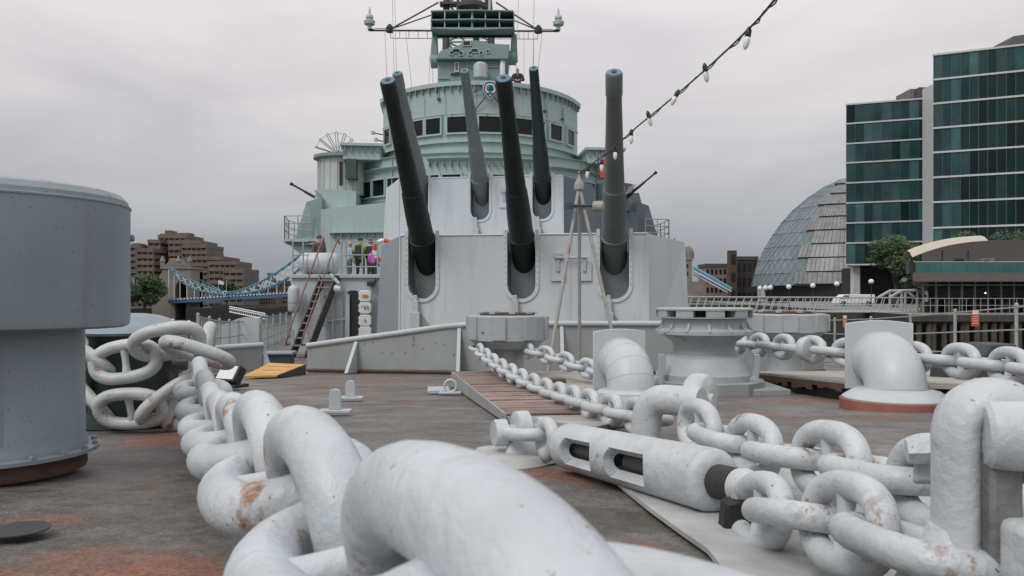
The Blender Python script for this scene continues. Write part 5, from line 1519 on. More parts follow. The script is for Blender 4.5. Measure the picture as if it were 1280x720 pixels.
def person(label, loc, face, h, jacket, trouser, hair, pose='stand', hood=False, pack=None, group=None):
    root = thing('person', label, 'person', loc, group)
    root.rotation_euler = (0, 0, face)
    s = h / 1.75
    root.scale = (s, s, s)
    ln = .10 if pose == 'lean' else .0
    J = {'pelvis': ((0, .02, .95), (.15, .11)), 'waist': ((0, .01 - ln * .3, 1.10), (.135, .10)), 'chest': ((0, -ln, 1.34), (.17, .115)), 'neck': ((0, -.01 - ln * 1.3, 1.50), .055), 'jaw': ((0, -.035 - ln * 1.5, 1.575), (.062, .075)), 'brow': ((0, -.025 - ln * 1.5, 1.66), (.075, .092)), 'crown': ((0, -.015 - ln * 1.5, 1.725), (.05, .06))}
    E = [('pelvis', 'waist'), ('waist', 'chest'), ('chest', 'neck'), ('neck', 'jaw'), ('jaw', 'brow'), ('brow', 'crown')]
    K = {'hem': ((0, .02, .86), (.175, .135)), 'waist': ((0, .01 - ln * .3, 1.08), (.165, .13)), 'chest': ((0, -ln, 1.34), (.195, .14)), 'collar': ((0, -.005 - ln * 1.2, 1.475), (.085, .085))}
    KE = [('hem', 'waist'), ('waist', 'chest'), ('chest', 'collar')]
    for sd, nm in ((-1, 'l'), (1, 'r')):
        J.update({'hip' + nm: ((sd * .10, .02, .88), (.10, .11)), 'knee' + nm: ((sd * .11, -.01, .50), (.066, .07)), 'ank' + nm: ((sd * .115, .03, .09), .045), 'toe' + nm: ((sd * .13, -.13, .04), (.045, .03))})
        E += [('pelvis', 'hip' + nm), ('hip' + nm, 'knee' + nm), ('knee' + nm, 'ank' + nm), ('ank' + nm, 'toe' + nm)]
        sh = (sd * .19, -ln, 1.40)
        if pose == 'lean':
            el = (sd * .30, -.16, 1.14); wr = (sd * .10, -.36, 1.10); ha = (sd * .03, -.40, 1.08)
        else:
            el = (sd * .25, .03, 1.13); wr = (sd * .24, -.10, .92); ha = (sd * .235, -.14, .85)
        J.update({'sh' + nm: (sh, .055), 'el' + nm: (el, .045), 'wr' + nm: (wr, .033), 'ha' + nm: (ha, (.042, .022))})
        E += [('chest', 'sh' + nm), ('sh' + nm, 'el' + nm), ('el' + nm, 'wr' + nm), ('wr' + nm, 'ha' + nm)]
        K.update({'sh' + nm: (sh, .085), 'el' + nm: (el, .068), 'wr' + nm: (wr, .052)})
        KE += [('chest', 'sh' + nm), ('sh' + nm, 'el' + nm), ('el' + nm, 'wr' + nm)]
        w = V(wr); d = (V(ha) - w).normalized()
        for j in range(4):
            J['f%d' % j + nm] = (tuple(V(ha) + d * (.07 + (.012, .022, .018, .0)[j]) + V(((j - 1.5) * .02, 0, -.01))), .009)
            E.append(('ha' + nm, 'f%d' % j + nm))
        J['th' + nm] = (tuple(w.lerp(V(ha), .5) + V((-sd * .045, -.02, 0))), .010)
        E.append(('ha' + nm, 'th' + nm))
    skin('body', J, E, bodymat('body_clothes', trouser), root)
    skin('jacket', K, KE, mat('jacket_cloth', jacket, .8, var=.2, vs=12), root)
    hy = -.02 - ln * 1.5
    if hair is not None:
        k = MB(); k.lathe([(.102, -.03), (.106, .02), (.098, .06), (.07, .095), (.03, .11), (0, .113)], 16, V((0, hy + .015, 1.655)))
        o = k.mesh('hair', mat('hair', hair, .7), V((0, 0, 0)), 60)
        ho = bpy.data.objects.new('hair', o); COL.objects.link(ho); ho.parent = root
    if hood:
        k = MB(); k.lathe([(.10, -.06), (.135, -.02), (.13, .03), (.08, .05)], 14, V((0, .05, 1.50)))
        ho = bpy.data.objects.new('hood', k.mesh('hood', mat('hood_cloth', jacket, .8), V((0, 0, 0)), 60)); COL.objects.link(ho); ho.parent = root
    if pack:
        k = MB(); k.box((0, .21, 1.22), (.30, .17, .48))
        ho = bpy.data.objects.new('backpack', k.mesh('backpack', mat('backpack_cloth', pack, .8), V((0, 0, 0)), None)); COL.objects.link(ho); ho.parent = root
        b = ho.modifiers.new('edge', 'BEVEL'); b.width = .05; b.segments = 3
    # face: eyes, nose, ears
    k = MB()
    k.lathe([(.016, 0), (.010, .02), (0, .028)], 8, V((0, hy - .085, 1.60)), Matrix.Rotation(R(90), 3, 'X'))
    for sd in (-1, 1): k.lathe([(.012, -.02), (.022, 0), (.012, .02)], 8, V((sd * .088, hy + .01, 1.61)))
    ho = bpy.data.objects.new('nose_and_ears', k.mesh('nose_and_ears', SKIN, V((0, 0, 0)), 60)); COL.objects.link(ho); ho.parent = root
    for sd in (-1, 1):
        k = MB(); k.lathe([(.004, -.006), (.012, 0), (.004, .006)], 8, V((sd * .033, hy - .083, 1.635)))
        ho = bpy.data.objects.new('eye', k.mesh('eye', BLACK, V((0, 0, 0)), 60)); COL.objects.link(ho); ho.parent = root
    return root
g_ = 'visitors on the walkway'
person('bald person in dark jacket with red leaning over the top of the bridge', V((X(647, 38.75), 38.75, 9.76)), R(0), 1.78, (.045, .03, .03), (.03, .03, .04), None, 'lean')
person('person in lime green hooded jacket seen from behind at the walkway rail', V((X(450.5, 31), 31, ZD)), R(172), 1.70, (.30, .42, .02), (.02, .025, .03), (.02, .015, .012), hood=True, pack=(.03, .04, .03), group=g_)
person('small person in pink jacket at the walkway rail', V((X(467, 29), 29, ZD)), R(165), 1.22, (.48, .10, .38), (.03, .025, .03), (.02, .015, .015), hood=True, group=g_)
person('person in black with dark hair behind the pink jacket', V((X(463.5, 30.6), 30.6, ZD)), R(150), 1.62, (.015, .015, .018), (.02, .02, .02), (.012, .01, .01), group=g_)
person('person in pale blue top with light hair left of the lime jacket', V((X(437, 31), 31, ZD)), R(120), 1.55, (.30, .42, .50), (.10, .11, .13), (.45, .33, .22), group=g_)
person('person with brown hair behind the liferaft canister', V((X(399, 27), 27, ZD)), R(40), 1.50, (.12, .09, .07), (.03, .03, .03), (.10, .055, .03), group=g_)

# ================================================================== RIGHT BANK
PANEL = glassmat('pale_facade_glass', (.055, .125, .125), .12, rnd=.4, vs=.15, var=.4)
def wallgrid(root, pa, pb, zs, npan, mats_, split, depth=.25, slab=.27, out=.25):
    """glazed facade between two plan points: slabs, panes (one mesh each, shared), mullions"""
    pa, pb = V(pa), V(pb)
    t = (pb - pa); ln = t.length; t.normalize(); nrm = V((t.y, -t.x, 0))
    ang = math.atan2(t.y, t.x); q = Quaternion((0, 0, 1), ang)
    pw = ln / npan
    cache = {}
    for i, (z0, z1) in enumerate(zip(zs, zs[1:])):
        h = z0 - z1
        # zs go from the top downwards
        k = MB(); c = (pa + pb) / 2 + nrm * (out / 2) + V((0, 0, z0))
        k.box(c, (ln + .3, out, slab), rotz(ang)); k.build('floor_slab', SLABW, root, None)
        for j in range(npan):
            mt = mats_[1] if split(i, j) else (PANEL if (i * 5 + j * 3) % 7 == 0 or (i * 2 + j) % 9 == 4 else mats_[0])
            key = (round(h, 2), mt.name)
            if key not in cache:
                cache[key] = MB().box((0, 0, 0), (pw - .12, .06, h - slab)).mesh('pane', mt)
            c = pa + t * (pw * (j + .5)) + nrm * (random.uniform(.03, .07)) + V((0, 0, (z0 + z1) / 2))
            inst('pane', cache[key], root, c, q)
    k = MB()
    for j in range(npan + 1):
        k.box(pa + t * (pw * j) + nrm * .1 + V((0, 0, (zs[0] + zs[-1]) / 2)), (.10, .14, zs[0] - zs[-1]), rotz(ang))
    o = k.build('mullions', MULL, root, None); o['kind'] = 'stuff'
    k = MB(); k.box((pa + pb) / 2 + nrm * (out / 2) + V((0, 0, zs[-1])), (ln + .3, out, slab), rotz(ang)); k.build('floor_slab', SLABW, root, None)
def office(label, pxa, pxb, Da, Db, ys, npan, split, back, sideslope, topbox=None):
    pa = V((X(pxa, Da), Da, 0)); pb = V((X(pxb, Db), Db, 0))
    zs = [Z(y, Da) for y in ys]
    root = thing('office_block', label, 'office building', V((pa.x, pa.y, QZ)))
    t = (pb - pa).normalized(); n = V((-t.y, t.x, 0))
    bv = V((sideslope, 1, 0)) * back
    k = MB(); k.prism([pa + V((0, 0, zs[-1] - .2)), pb + V((0, 0, zs[-1] - .2)), pb + bv + V((0, 0, zs[-1] - .2)), pa + bv + V((0, 0, zs[-1] - .2))], (0, 0, zs[0] - zs[-1] + .4)); k.build('core', mat('office_core_' + str(npan), (.012, .035, .035), .4), root, None)
    wallgrid(root, pa, pb, zs, npan, (PANE, PANED), split)
    return root, pa, pb, zs
# lower block on the left, then the tall one
rt_, pa, pb, zs = office('pale banded teal glass office block next to the glass dome', 1058, 1160, 154, 149, [131, 155, 180, 204, 229, 254, 279, 304, 331], 9, lambda i, j: (i * 7 + j * 5) % 13 < 1 or (i == 7 and j > 1), 30, .55)
MB().box((pa.x + 2.2, pa.y + 1.2, (QZ + zs[-1]) / 2), (1.3, 1.3, zs[-1] - QZ)).build('column', SLABW, rt_, None)
MB().bx(pa.x + 4, pb.x + 8, pa.y + 4, pa.y + 12, QZ, zs[-1] - .3).build('undercroft', DARK, rt_, None)
MB().bx(X(1138, 160), X(1156, 160), 160, 166, Z(128, 160), Z(111, 160)).build('roof_plant', CONC, rt_, None)
MB().bx(X(1149, 158), X(1160, 158), 158, 162, Z(126, 158), Z(109, 158)).build('roof_plant', mat('roof_plant_brown', (.10, .085, .08), .7), rt_, None)
MB().bx(X(1160, 147), X(1167, 147), 145, 149, QZ, Z(108, 147)).build('stair_core', SLABW, rt_, None)
rt_, pa, pb, zs = office('taller dark teal glass office block at the picture edge', 1167, 1330, 122, 115, [69, 100, 130, 160.5, 191, 222, 253, 285, 316, 347], 14, lambda i, j: j > 2 and (i > 0) and (i + 3 * j) % 13 != 0, 30, .56)
k = MB(); k.prism([V((X(1246, 122), 120, Z(66, 121))), V((X(1340, 122), 117, Z(62, 121))), V((X(1340, 122), 126, Z(62, 121))), V((X(1246, 122), 128, Z(66, 121)))], (0, 0, 0), top=[V((X(1262, 122), 121, Z(45, 121))), V((X(1340, 122), 118, Z(41, 121))), V((X(1340, 122), 126, Z(41, 121))), V((X(1262, 122), 128, Z(45, 121)))])
k.build('roof_plant', mat('roof_plant_dark', (.06, .052, .05), .7), rt_, None)
# glass dome
Dg = 300.0
cxg = 129.5
root = thing('glass_dome_hall', 'leaning egg shaped hall of blue glass and grey stepped louvres', 'building', V((cxg, Dg + 10, QZ)))
prof_ = [(357, 36.0), (342, 35.2), (325, 33.6), (308, 31.2), (291, 28.2), (274, 24.6), (258, 20.4), (243, 15.2), (229, 9.0), (221, 4.0)]
zs = [Z(y, Dg) for y, r in prof_]; rs_ = [r for y, r in prof_]
A0 = -47
MB().lathe([(30, QZ), (31, zs[0])], 40, V((cxg, Dg + 10, 0))).build('undercroft', DARK, root, 30)
def cyl(a, r, z): return V((cxg + r * math.sin(R(a)), Dg + 10 - r * math.cos(R(a)) * .85, z))
for i in range(len(zs) - 1):
    z0, z1, r0, r1 = zs[i], zs[i + 1], rs_[i], rs_[i + 1]
    # glass side
    k = MB(); g2 = MB(); n = 20
    for j in range(n):
        a, b = -150 + j * (A0 + 160) / n, -150 + (j + 1) * (A0 + 160) / n
        jt = [random.uniform(-.10, .10) for _ in range(2)]
        p = [cyl(a, r0 + jt[0], z0), cyl(b, r0, z0), cyl(b, r1, z1), cyl(a, r1 + jt[1], z1)]
        k.add(p, [(0, 1, 2), (0, 2, 3)] if (j + i) % 2 else [(0, 1, 3), (1, 2, 3)])
        g2.cyl(cyl(a, r0 + .1, z0), cyl(b, r1 + .1, z1), .07, 3)
        g2.cyl(cyl(b, r0 + .1, z0), cyl(a, r1 + .1, z1), .07, 3)
        g2.cyl(cyl(a, r0 + .1, z0), cyl(b, r0 + .1, z0), .12, 3)
    gb = k.build('glass_band', DOMEG, root, None)
    o = g2.build('glazing_bars', mat('glazing_bar', (.16, .20, .23), .5) if i == 0 else bpy.data.materials['glazing_bar'], gb, None)
    o['kind'] = 'stuff'
    # louvre side: every storey leans out over the one below
    a1 = A0 + (4 if i % 2 else -3)
    k = MB(); n = 18; g2 = MB()
    for j in range(n):
        a, b = a1 + j * (100 - a1) / n, a1 + (j + 1) * (100 - a1) / n
        k.add([cyl(a, r0 + .65, z0 + .5), cyl(b, r0 + .65, z0 + .5), cyl(b, r1 + .25, z1 + .1), cyl(a, r1 + .25, z1 + .1)], [(0, 1, 2, 3)])
        for f in (.0, .33, .66):
            aa = a + (b - a) * f
            g2.cyl(cyl(aa, r0 + .7, z0 + .5), cyl(aa, r1 + .3, z1), .08, 3)
    for f in (.33, .66):
        for j in range(n):
            a, b = a1 + j * (100 - a1) / n, a1 + (j + 1) * (100 - a1) / n
            g2.cyl(cyl(a, r0 + .65 + (r1 - r0 - .7) * f + .05, z0 + .5 + (z1 - z0 - .4) * f), cyl(b, r0 + .65 + (r1 - r0 - .7) * f + .05, z0 + .5 + (z1 - z0 - .4) * f), .05, 3)
    lb_ = k.build('louvre_band', DOMEL, root, None)
    o = g2.build('louvre_bars', mat('louvre_bar', (.10, .10, .10), .5) if i == 0 else bpy.data.materials['louvre_bar'], lb_, None)
    o['kind'] = 'stuff'
    k = MB()
    for j in range(n):
        a, b = a1 + j * (100 - a1) / n, a1 + (j + 1) * (100 - a1) / n
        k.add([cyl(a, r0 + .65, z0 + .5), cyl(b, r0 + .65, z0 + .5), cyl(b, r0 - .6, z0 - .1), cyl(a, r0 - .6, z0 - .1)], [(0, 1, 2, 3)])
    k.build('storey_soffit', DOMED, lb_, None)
MB().lathe([(4.3, 0), (3.5, .5), (0, .9)], 24, V((cxg, Dg + 10, zs[-1]))).build('dome_cap', DOMEL, root, 30)

# trees
def tree(label, base, h, rx, n, mt, seed, lobes=8, leaf=.28):
    rnd = random.Random(seed)
    root = thing('tree', label, 'tree', base)
    b = V(base)
    k = MB(); k.tube(crom([b, b + V((.05 * h * .3, 0, h * .3)), b + V((0, 0, h * .62))], 4), [h * .035 * (1 - .06 * i) for i in range(9)], 8)
    for i in range(6):
        a = rnd.uniform(0, 6.28); e = b + V((math.cos(a) * rx * .6, math.sin(a) * rx * .6, h * rnd.uniform(.55, .85)))
        k.cyl(b + V((0, 0, h * rnd.uniform(.28, .5))), e, h * .014, 6, r2=h * .004)
    k.build('trunk', BARK, root, 60)
    cs = []
    for i in range(lobes):
        a = rnd.uniform(0, 6.28); q = rnd.uniform(.15, .8)
        zc = h * rnd.uniform(.36, .88)
        sq = 1 - abs(zc / h - .55)
        cs.append((b + V((math.cos(a) * rx * q * sq, math.sin(a) * rx * q * sq, zc)), rx * rnd.uniform(.28, .5)))
    k = MB()
    for i in range(n):
        c, r = rnd.choice(cs)
        d = V((rnd.gauss(0, 1), rnd.gauss(0, 1), rnd.gauss(0, 1))).normalized() * (r * rnd.uniform(.45, 1.08))
        d.z *= .8
        p = c + d
        u_ = V((rnd.gauss(0, 1), rnd.gauss(0, 1), rnd.gauss(0, 1))).normalized()
        v_ = u_.orthogonal().normalized(); s = leaf * rnd.uniform(.6, 1.3)
        k.add([p - u_ * s, p + v_ * s * .5, p + u_ * s, p - v_ * s * .5], [(0, 1, 2, 3)])
    k.build('crown', mt, root, None)
    return root
tree('round green tree before the pale banded office block', V((X(1119, 92), 92, QZ)), 8.6, 3.3, 7000, LEAF, 3, 12, .17)
tree('green tree behind the canvas sail of the terrace', V((X(1205, 86), 86, QZ)), 9.0, 2.8, 3500, LEAFD, 5, 9, .2)
tree('dark green tree above the terrace at the picture edge', V((X(1272, 84), 84, QZ)), 8.4, 3.4, 3500, LEAFD, 8, 9, .2)
tree('low green tree at the foot of the banded office block', V((X(1150, 96), 96, QZ)), 4.6, 2.6, 2500, LEAFD, 11, 8, .18)

PGLASS = bpy.data.materials.new('pavilion_glass'); PGLASS.use_nodes = True
PGLASS.node_tree.nodes['Principled BSDF'].inputs['Base Color'].default_value = (.55, .62, .60, 1)
PGLASS.node_tree.nodes['Principled BSDF'].inputs['Transmission Weight'].default_value = 1
PGLASS.node_tree.nodes['Principled BSDF'].inputs['Roughness'].default_value = .02
PGLASS.node_tree.nodes['Principled BSDF'].inputs['IOR'].default_value = 1.2
# terrace restaurant on piles
Dr = 58.0
x0 = X(1141, Dr)
root = thing('terrace_pavilion', 'low glazed riverside pavilion with roof terrace and canvas sail', 'pavilion', V((x0, Dr, QZ)))
def zr(py): return Z(py, Dr)
def pslab(xl, ya, yb, z0, z1, mt, nm):
    sl = .52
    MB().prism([V((xl + (ya - Dr) * sl, ya, z0)), V((62, ya, z0)), V((62, yb, z0)), V((xl + (yb - Dr) * sl, yb, z0))], (0, 0, z1 - z0)).build(nm, mt, root, None)
pslab(x0 - .4, Dr - 1.2, Dr + 13, QZ - .25, QZ - .01, CONC, 'floor_slab')
pslab(x0, Dr - .3, Dr + 12, zr(352), zr(341), mat('slab_taupe', (.13, .115, .105), .7), 'roof_slab')
pslab(x0 + 1.1, Dr + 4.2, Dr + 11.5, QZ, zr(352) - .002, DARK, 'dark_interior')
for i in range(7):                               # tables and back bar glimpsed through the glass
    MB().bx(x0 + 2 + i * 1.9, x0 + 2.9 + i * 1.9, Dr + 2.2, Dr + 2.9, QZ, QZ + .8).build('table', mat('table_wood', (.16, .11, .07), .6) if i == 0 else bpy.data.materials['table_wood'], root, None)
MB().bx(x0 + 4, x0 + 15, Dr + 4.05, Dr + 4.18, QZ + .9, QZ + 1.8).build('back_bar', mat('bar_shelf', (.20, .17, .13), .6), root, None)
for i in range(16):
    xx = x0 + 1.2 + i * .95
    k = MB(); k.bx(xx + .05, xx + .88, Dr + .9, Dr + .93, QZ + .05, zr(356)); k.build('pane', PGLASS, root, None)
    MB().bx(xx - .04, xx + .04, Dr + .84, Dr + .98, QZ, zr(352) - .003).build('mullion', CONC, root, None)
for py in (360,):
    MB().bx(x0 + 1.1, x0 + 16.5, Dr + .86, Dr + .97, zr(357), zr(355)).build('transom', CONC, root, None)
for i in range(12):
    xx = x0 + .1 + i * .92
    MB().bx(xx, xx + .89, Dr - .2, Dr - .17, zr(341), zr(328)).build('balustrade_pane', BAL, root, None)
MB().cyl((x0, Dr - .18, zr(327.5)), (x0 + 16, Dr - .18, zr(327.5)), .03, 6).build('handrail', GANG, root)
MB().bx(X(1209, Dr + 5), 66, Dr + 5, Dr + 12, zr(341), Z(300, Dr + 5)).build('stair_house', mat('house_taupe', (.10, .09, .085), .7), root, None)
MB().bx(X(1228, Dr), X(1245, Dr), Dr + .1, Dr + .8, zr(341), zr(323)).build('air_unit', CONC, root, None, .04)
for py in (328, 335): MB().lathe([(.22, 0), (.22, .03), (0, .03)], 16, V((X(1234, Dr), Dr + .06, zr(py))), Matrix.Rotation(R(90), 3, 'X')).build('fan_grille', MULL, root, 30)
k = MB(); n = 10                               # canvas sail: a doubly curved thin sheet
gr = []
for i in range(n + 1):
    f = i / n
    row = []
    for j in range(5):
        g = j / 4
        px = 1143 + f * 95; D = Dr + .3 + g * 2.8
        row.append(V((X(px, Dr) + g * .6, D, zr(318 - 18 * f ** .8) + .45 * math.sin(math.pi * g) + .20 * math.sin(math.pi * f) - .18 * (1 - f) * (1 if j in (0, 4) else .4))))
    gr.append(row)
for i in range(n):
    for j in range(4):
        q = [gr[i][j], gr[i + 1][j], gr[i + 1][j + 1], gr[i][j + 1]]
        k.hexa([p - V((0, 0, .03)) for p in q] + q)
k.build('canvas_sail', CANV, root, 60)
for px in (1160, 1189, 1222): MB().cyl((X(px, Dr), Dr + 1.2, zr(341)), (X(px, Dr), Dr + 1.2, zr(312)), .05, 6).build('sail_pole', MULL, root)
for i in range(9):
    px = 1150 + i * 9
    MB().bx(X(px, Dr) , X(px, Dr) + .45, Dr + 1.6, Dr + 2.1, zr(341), zr(341) + random.uniform(.8, 1.1)).build('terrace_chair', MULL, root, None)
for (px, py) in ((1246, 366), (1249, 364)):
    MB().lathe([(.02, .06), (.06, 0), (.04, -.06)], 10, V((X(px, Dr), Dr + 1.4, zr(py)))).build('lamp', LAMPM, root, 40)
for i in range(20):
    px = 1145 + i * 9
    MB().cyl((X(px, 57), 57, QZ), (X(px, 57), 57, QZ + 1.05), .02, 6).build('edge_rail_post', RAILM, root)
for h in (1.05, .55): MB().cyl((X(1142, 57), 57, QZ + h), (X(1320, 57), 57, QZ + h), .02, 6).build('edge_rail', RAILM, root)
# piles
for i in range(16):
    px = 1148 + i * 10.5 + random.uniform(-2, 2)
    D = 51.2
    o = V((X(px, D), D, WZ))
    m = MB(); m.tube([o, o + V((random.uniform(-.1, .1), 0, -WZ + QZ - .3))], random.uniform(.14, .2), 10)
    tag(m.build('timber_pile', PILE, None, 60, loc=o), 'dark timber river pile, number %s along the wall counting from the dome side' % ('one two three four five six seven eight nine ten eleven twelve thirteen fourteen fifteen sixteen'.split()[i]), 'pile', 'timber piles along the right river wall')
m = MB(); m.bx(X(1142, 51), 60, 50.9, 51.9, QZ - .42, QZ - .02)
tag(m.build('pile_waling', PILE, None, None, loc=(30, 56, QZ)), 'long timber beam capping the river piles', 'beam')
# gangway truss
Dn = 62.0
xa, xb = X(820, Dn), X(1146, Dn)
root = thing('pier_gangway', 'long white truss gangway crossing to the ship behind the turret', 'gangway', V((xa, Dn, -.5)))
zt_, zb_ = Z(371, Dn), Z(389, Dn)
for dy in (0, 2.2):
    MB().cyl((xa, Dn + dy, zt_), (xb, Dn + dy, zt_ - .08), .055, 6).build('top_chord', GANG, root)
    MB().cyl((xa, Dn + dy, zb_), (xb, Dn + dy, zb_ - .08), .08, 6).build('bottom_chord', GANG, root)
    MB().cyl((xa, Dn + dy, (zt_ + zb_) / 2), (xb, Dn + dy, (zt_ + zb_) / 2 - .08), .025, 6).build('mid_rail', GANG, root)
    n = 34
    for i in range(n):
        x = xa + (xb - xa) * i / n; x2 = xa + (xb - xa) * (i + .62) / n
        MB().cyl((x, Dn + dy, zb_), (x2, Dn + dy, zt_ - .02), .035, 5).build('web_bar', GANG, root)
MB().bx(xa, xb, Dn + .1, Dn + 2.1, zb_ - .12, zb_ - .04).build('walkway', CONC, root, None)
k = MB()
o = thing('gangway_portal', 'pale arched frame at the shore end of the gangway', 'portal', V((X(1115, 64), 64, QZ)))
for yy in (64, 66):
    MB().tube([V((X(1112, 64), yy, Z(372, 64))), V((X(1127, 64), yy, Z(363.5, 64))), V((X(1147, 64), yy, Z(363, 64))), V((X(1158, 64), yy, Z(371, 64)))], .12, 6).build('arch', GANG, o, 60)
    for px in (1127, 1147): MB().cyl((X(px, 64), yy, QZ), (X(px, 64), yy, Z(363, 64)), .1, 6).build('post', GANG, o)
# promenade lamps
for i, (px, py) in enumerate(((1130, 350), (1089, 352), (1046, 355), (1016, 357), (986, 358.5), (963, 359.5), (957, 360), (950, 360.5))):
    zl = 2.55; D = (zl - CZ) * F / (YH - py)
    b = V((X(px, D), D, QZ))
    lab = ('globe street lamp on the far promenade nearest the round green tree', 'globe street lamp below the banded office block column', 'globe street lamp before the dome undercroft, third from the round tree', 'globe street lamp before the dome louvres, fourth from the round tree', 'globe street lamp below the dome glass, fifth from the round tree', 'globe street lamp below the dome glass edge, sixth from the round tree', 'globe street lamp close beside another at the dome foot', 'farthest small globe street lamp beyond the dome edge')[i]
    root = thing('street_lamp', lab, 'street lamp', b, 'globe lamps along the promenade')
    MB().tube([b, b + V((0, 0, 2.85))], .06, 8).build('post', BLACK, root, 60)
    MB().lathe([(.10, 2.8), (.2, 2.85), (.2, 2.95)], 10, b).build('collar', BLACK, root, 40)
    r = 3.3 / F * D
    k = MB(); k.lathe([(r * .5, -r * .8), (r * .9, -r * .4), (r, 0), (r * .87, r * .5), (r * .5, r * .87), (0, r)], 14, b + V((0, 0, 3.15))); k.build('globe', BULBW, root, 60)
m = MB(); p0, p1 = V((34.5, 100, 0)), V((65, 292, 0))
root = thing('promenade_rail', 'thin dark parapet rail along the promenade edge', 'railing', V((34.5, 100, QZ)))
for h in (.5, 1.0): MB().cyl(p0 + V((0, 0, QZ + h)), p1 + V((0, 0, QZ + h)), .06, 5).build('bar', BLACK, root)
for i in range(40):
    p = p0.lerp(p1, i / 39); MB().cyl(p + V((0, 0, QZ)), p + V((0, 0, QZ + 1)), .05, 5).build('post', BLACK, root)
o = V((X(1070, 110), 110, QZ))
root = thing('parked_van', 'small white vehicle on the promenade below the office block', 'van', o)
k = MB(); k.prism([o + V((-2.6, 0, .35)), o + V((2.6, 0, .35)), o + V((2.6, 0, 1.6)), o + V((-1.6, 0, 1.6)), o + V((-2.4, 0, 1.0))], (0, 1.9, 0)); k.build('body', LIFEW, root, None, .08)
k = MB(); k.prism([o + V((-2.2, -.01, 1.02)), o + V((-.9, -.01, 1.02)), o + V((-.9, -.01, 1.45)), o + V((-1.6, -.01, 1.45))], (0, .02, 0)); k.build('window', WINDK, root, None)
for s in (-1.7, 1.7): MB().lathe([(.36, 0), (.36, .25), (.2, .26)], 16, o + V((s, .24, .36)), Matrix.Rotation(R(90), 3, 'X')).build('wheel', RUBBER, root, 30)

# far buildings right of the turret
def block(label, pxa, pxb, pyt, D, mt, rows, cols, back=14, base=-3, roofm=None, gap=.4, name='far_building'):
    x0, x1 = X(pxa, D), X(pxb, D); zt = Z(pyt, D)
    root = thing(name, label, 'building', V((x0, D, base)))
    MB().bx(x0, x1, D, D + back, base, zt).build('wall', mt, root, None)
    w = (x1 - x0) / cols; h = (zt - base - 1) / rows
    me = MB().box((0, 0, 0), (w * (1 - gap), .2, h * .55)).mesh('window', WINDK)
    for i in range(rows):
        for j in range(cols):
            inst('window', me, root, V((x0 + w * (j + .5), D - .02, base + 1 + h * (i + .5))))
    if roofm: MB().bx(x0 - .3, x1 + .3, D - .3, D + back, zt + .002, zt + 1.6).build('roof', roofm, root, None)
    return root
SLATE = mat('slate_roof', (.06, .062, .07), .7)
block('red brick warehouse with pale window bands beside the brown chimney block', 882, 914, 334, 360, mat('warehouse_pink', (.24, .155, .13), .85, var=.2, vs=.2), 4, 6, roofm=SLATE)
block('narrow tall brown brick chimney block rising between the warehouses', 912, 921, 313, 340, mat('chimney_brown', (.085, .055, .035), .9), 3, 1, 4)
block('dark brown warehouse next to the dome edge', 921, 947, 325, 350, mat('warehouse_dark', (.045, .035, .03), .9), 3, 4, roofm=SLATE)
D = 335.0
root = thing('bridge_abutment', 'grey stone gatehouse tower with lead dome and spires behind the turret', 'tower', V((X(856, D), D, -4)))
x0, x1 = X(846, D), X(865, D)
MB().bx(x0 - 2, x1, D, D + 10, -4, Z(325, D)).build('shaft', STONE, root, None)
MB().bx(x0 - 2.4, x1 + .5, D - .4, D + 10, Z(325, D) + .002, Z(322, D)).build('cornice', STONE, root, None)
MB().bx(x0 - 3, x1 + 4, D - 1, D + 12, -4, Z(352, D)).build('plinth', STONE, root, None)
for px, pt in ((845, 297), (857, 303), (863, 312)):
    q = V((X(px, D), D + 3, 0)); zt = Z(322, D)
    MB().lathe([(2.2, zt), (2.2, zt + 2), (1.9, zt + 3.4), (1.0, zt + 4.6), (.3, zt + 5), (.15, Z(pt, D))], 12, q).build('spire', SLATE if px == 845 else STONE, root, 40)
for j in range(3):
    for py in (330, 340): MB().bx(x0 + j * 2.0, x0 + j * 2.0 + .8, D - .05, D + .05, Z(py + 5, D), Z(py, D)).build('window', WINDK, root, None)
root = thing('bridge_tie_chain', 'bright blue suspension chain slanting down right of the stone gatehouse', 'bridge chain', V((X(868, D), D, Z(335, D))))
for off, dd in ((0, 0), (4.2, 8)):
    a, b = at(867, 334 + off, D + dd), at(914, 361 + off, D + dd)
    MB().cyl(a, b, .6, 6).build('chord', mat('chain_light_blue', (.13, .38, .55), .5) if off == 0 else bpy.data.materials['chain_light_blue'], root)
    MB().cyl(a + V((0, 0, -1.6)), b + V((0, 0, -1.0)), .35, 6).build('chord', BRWHITE, root)

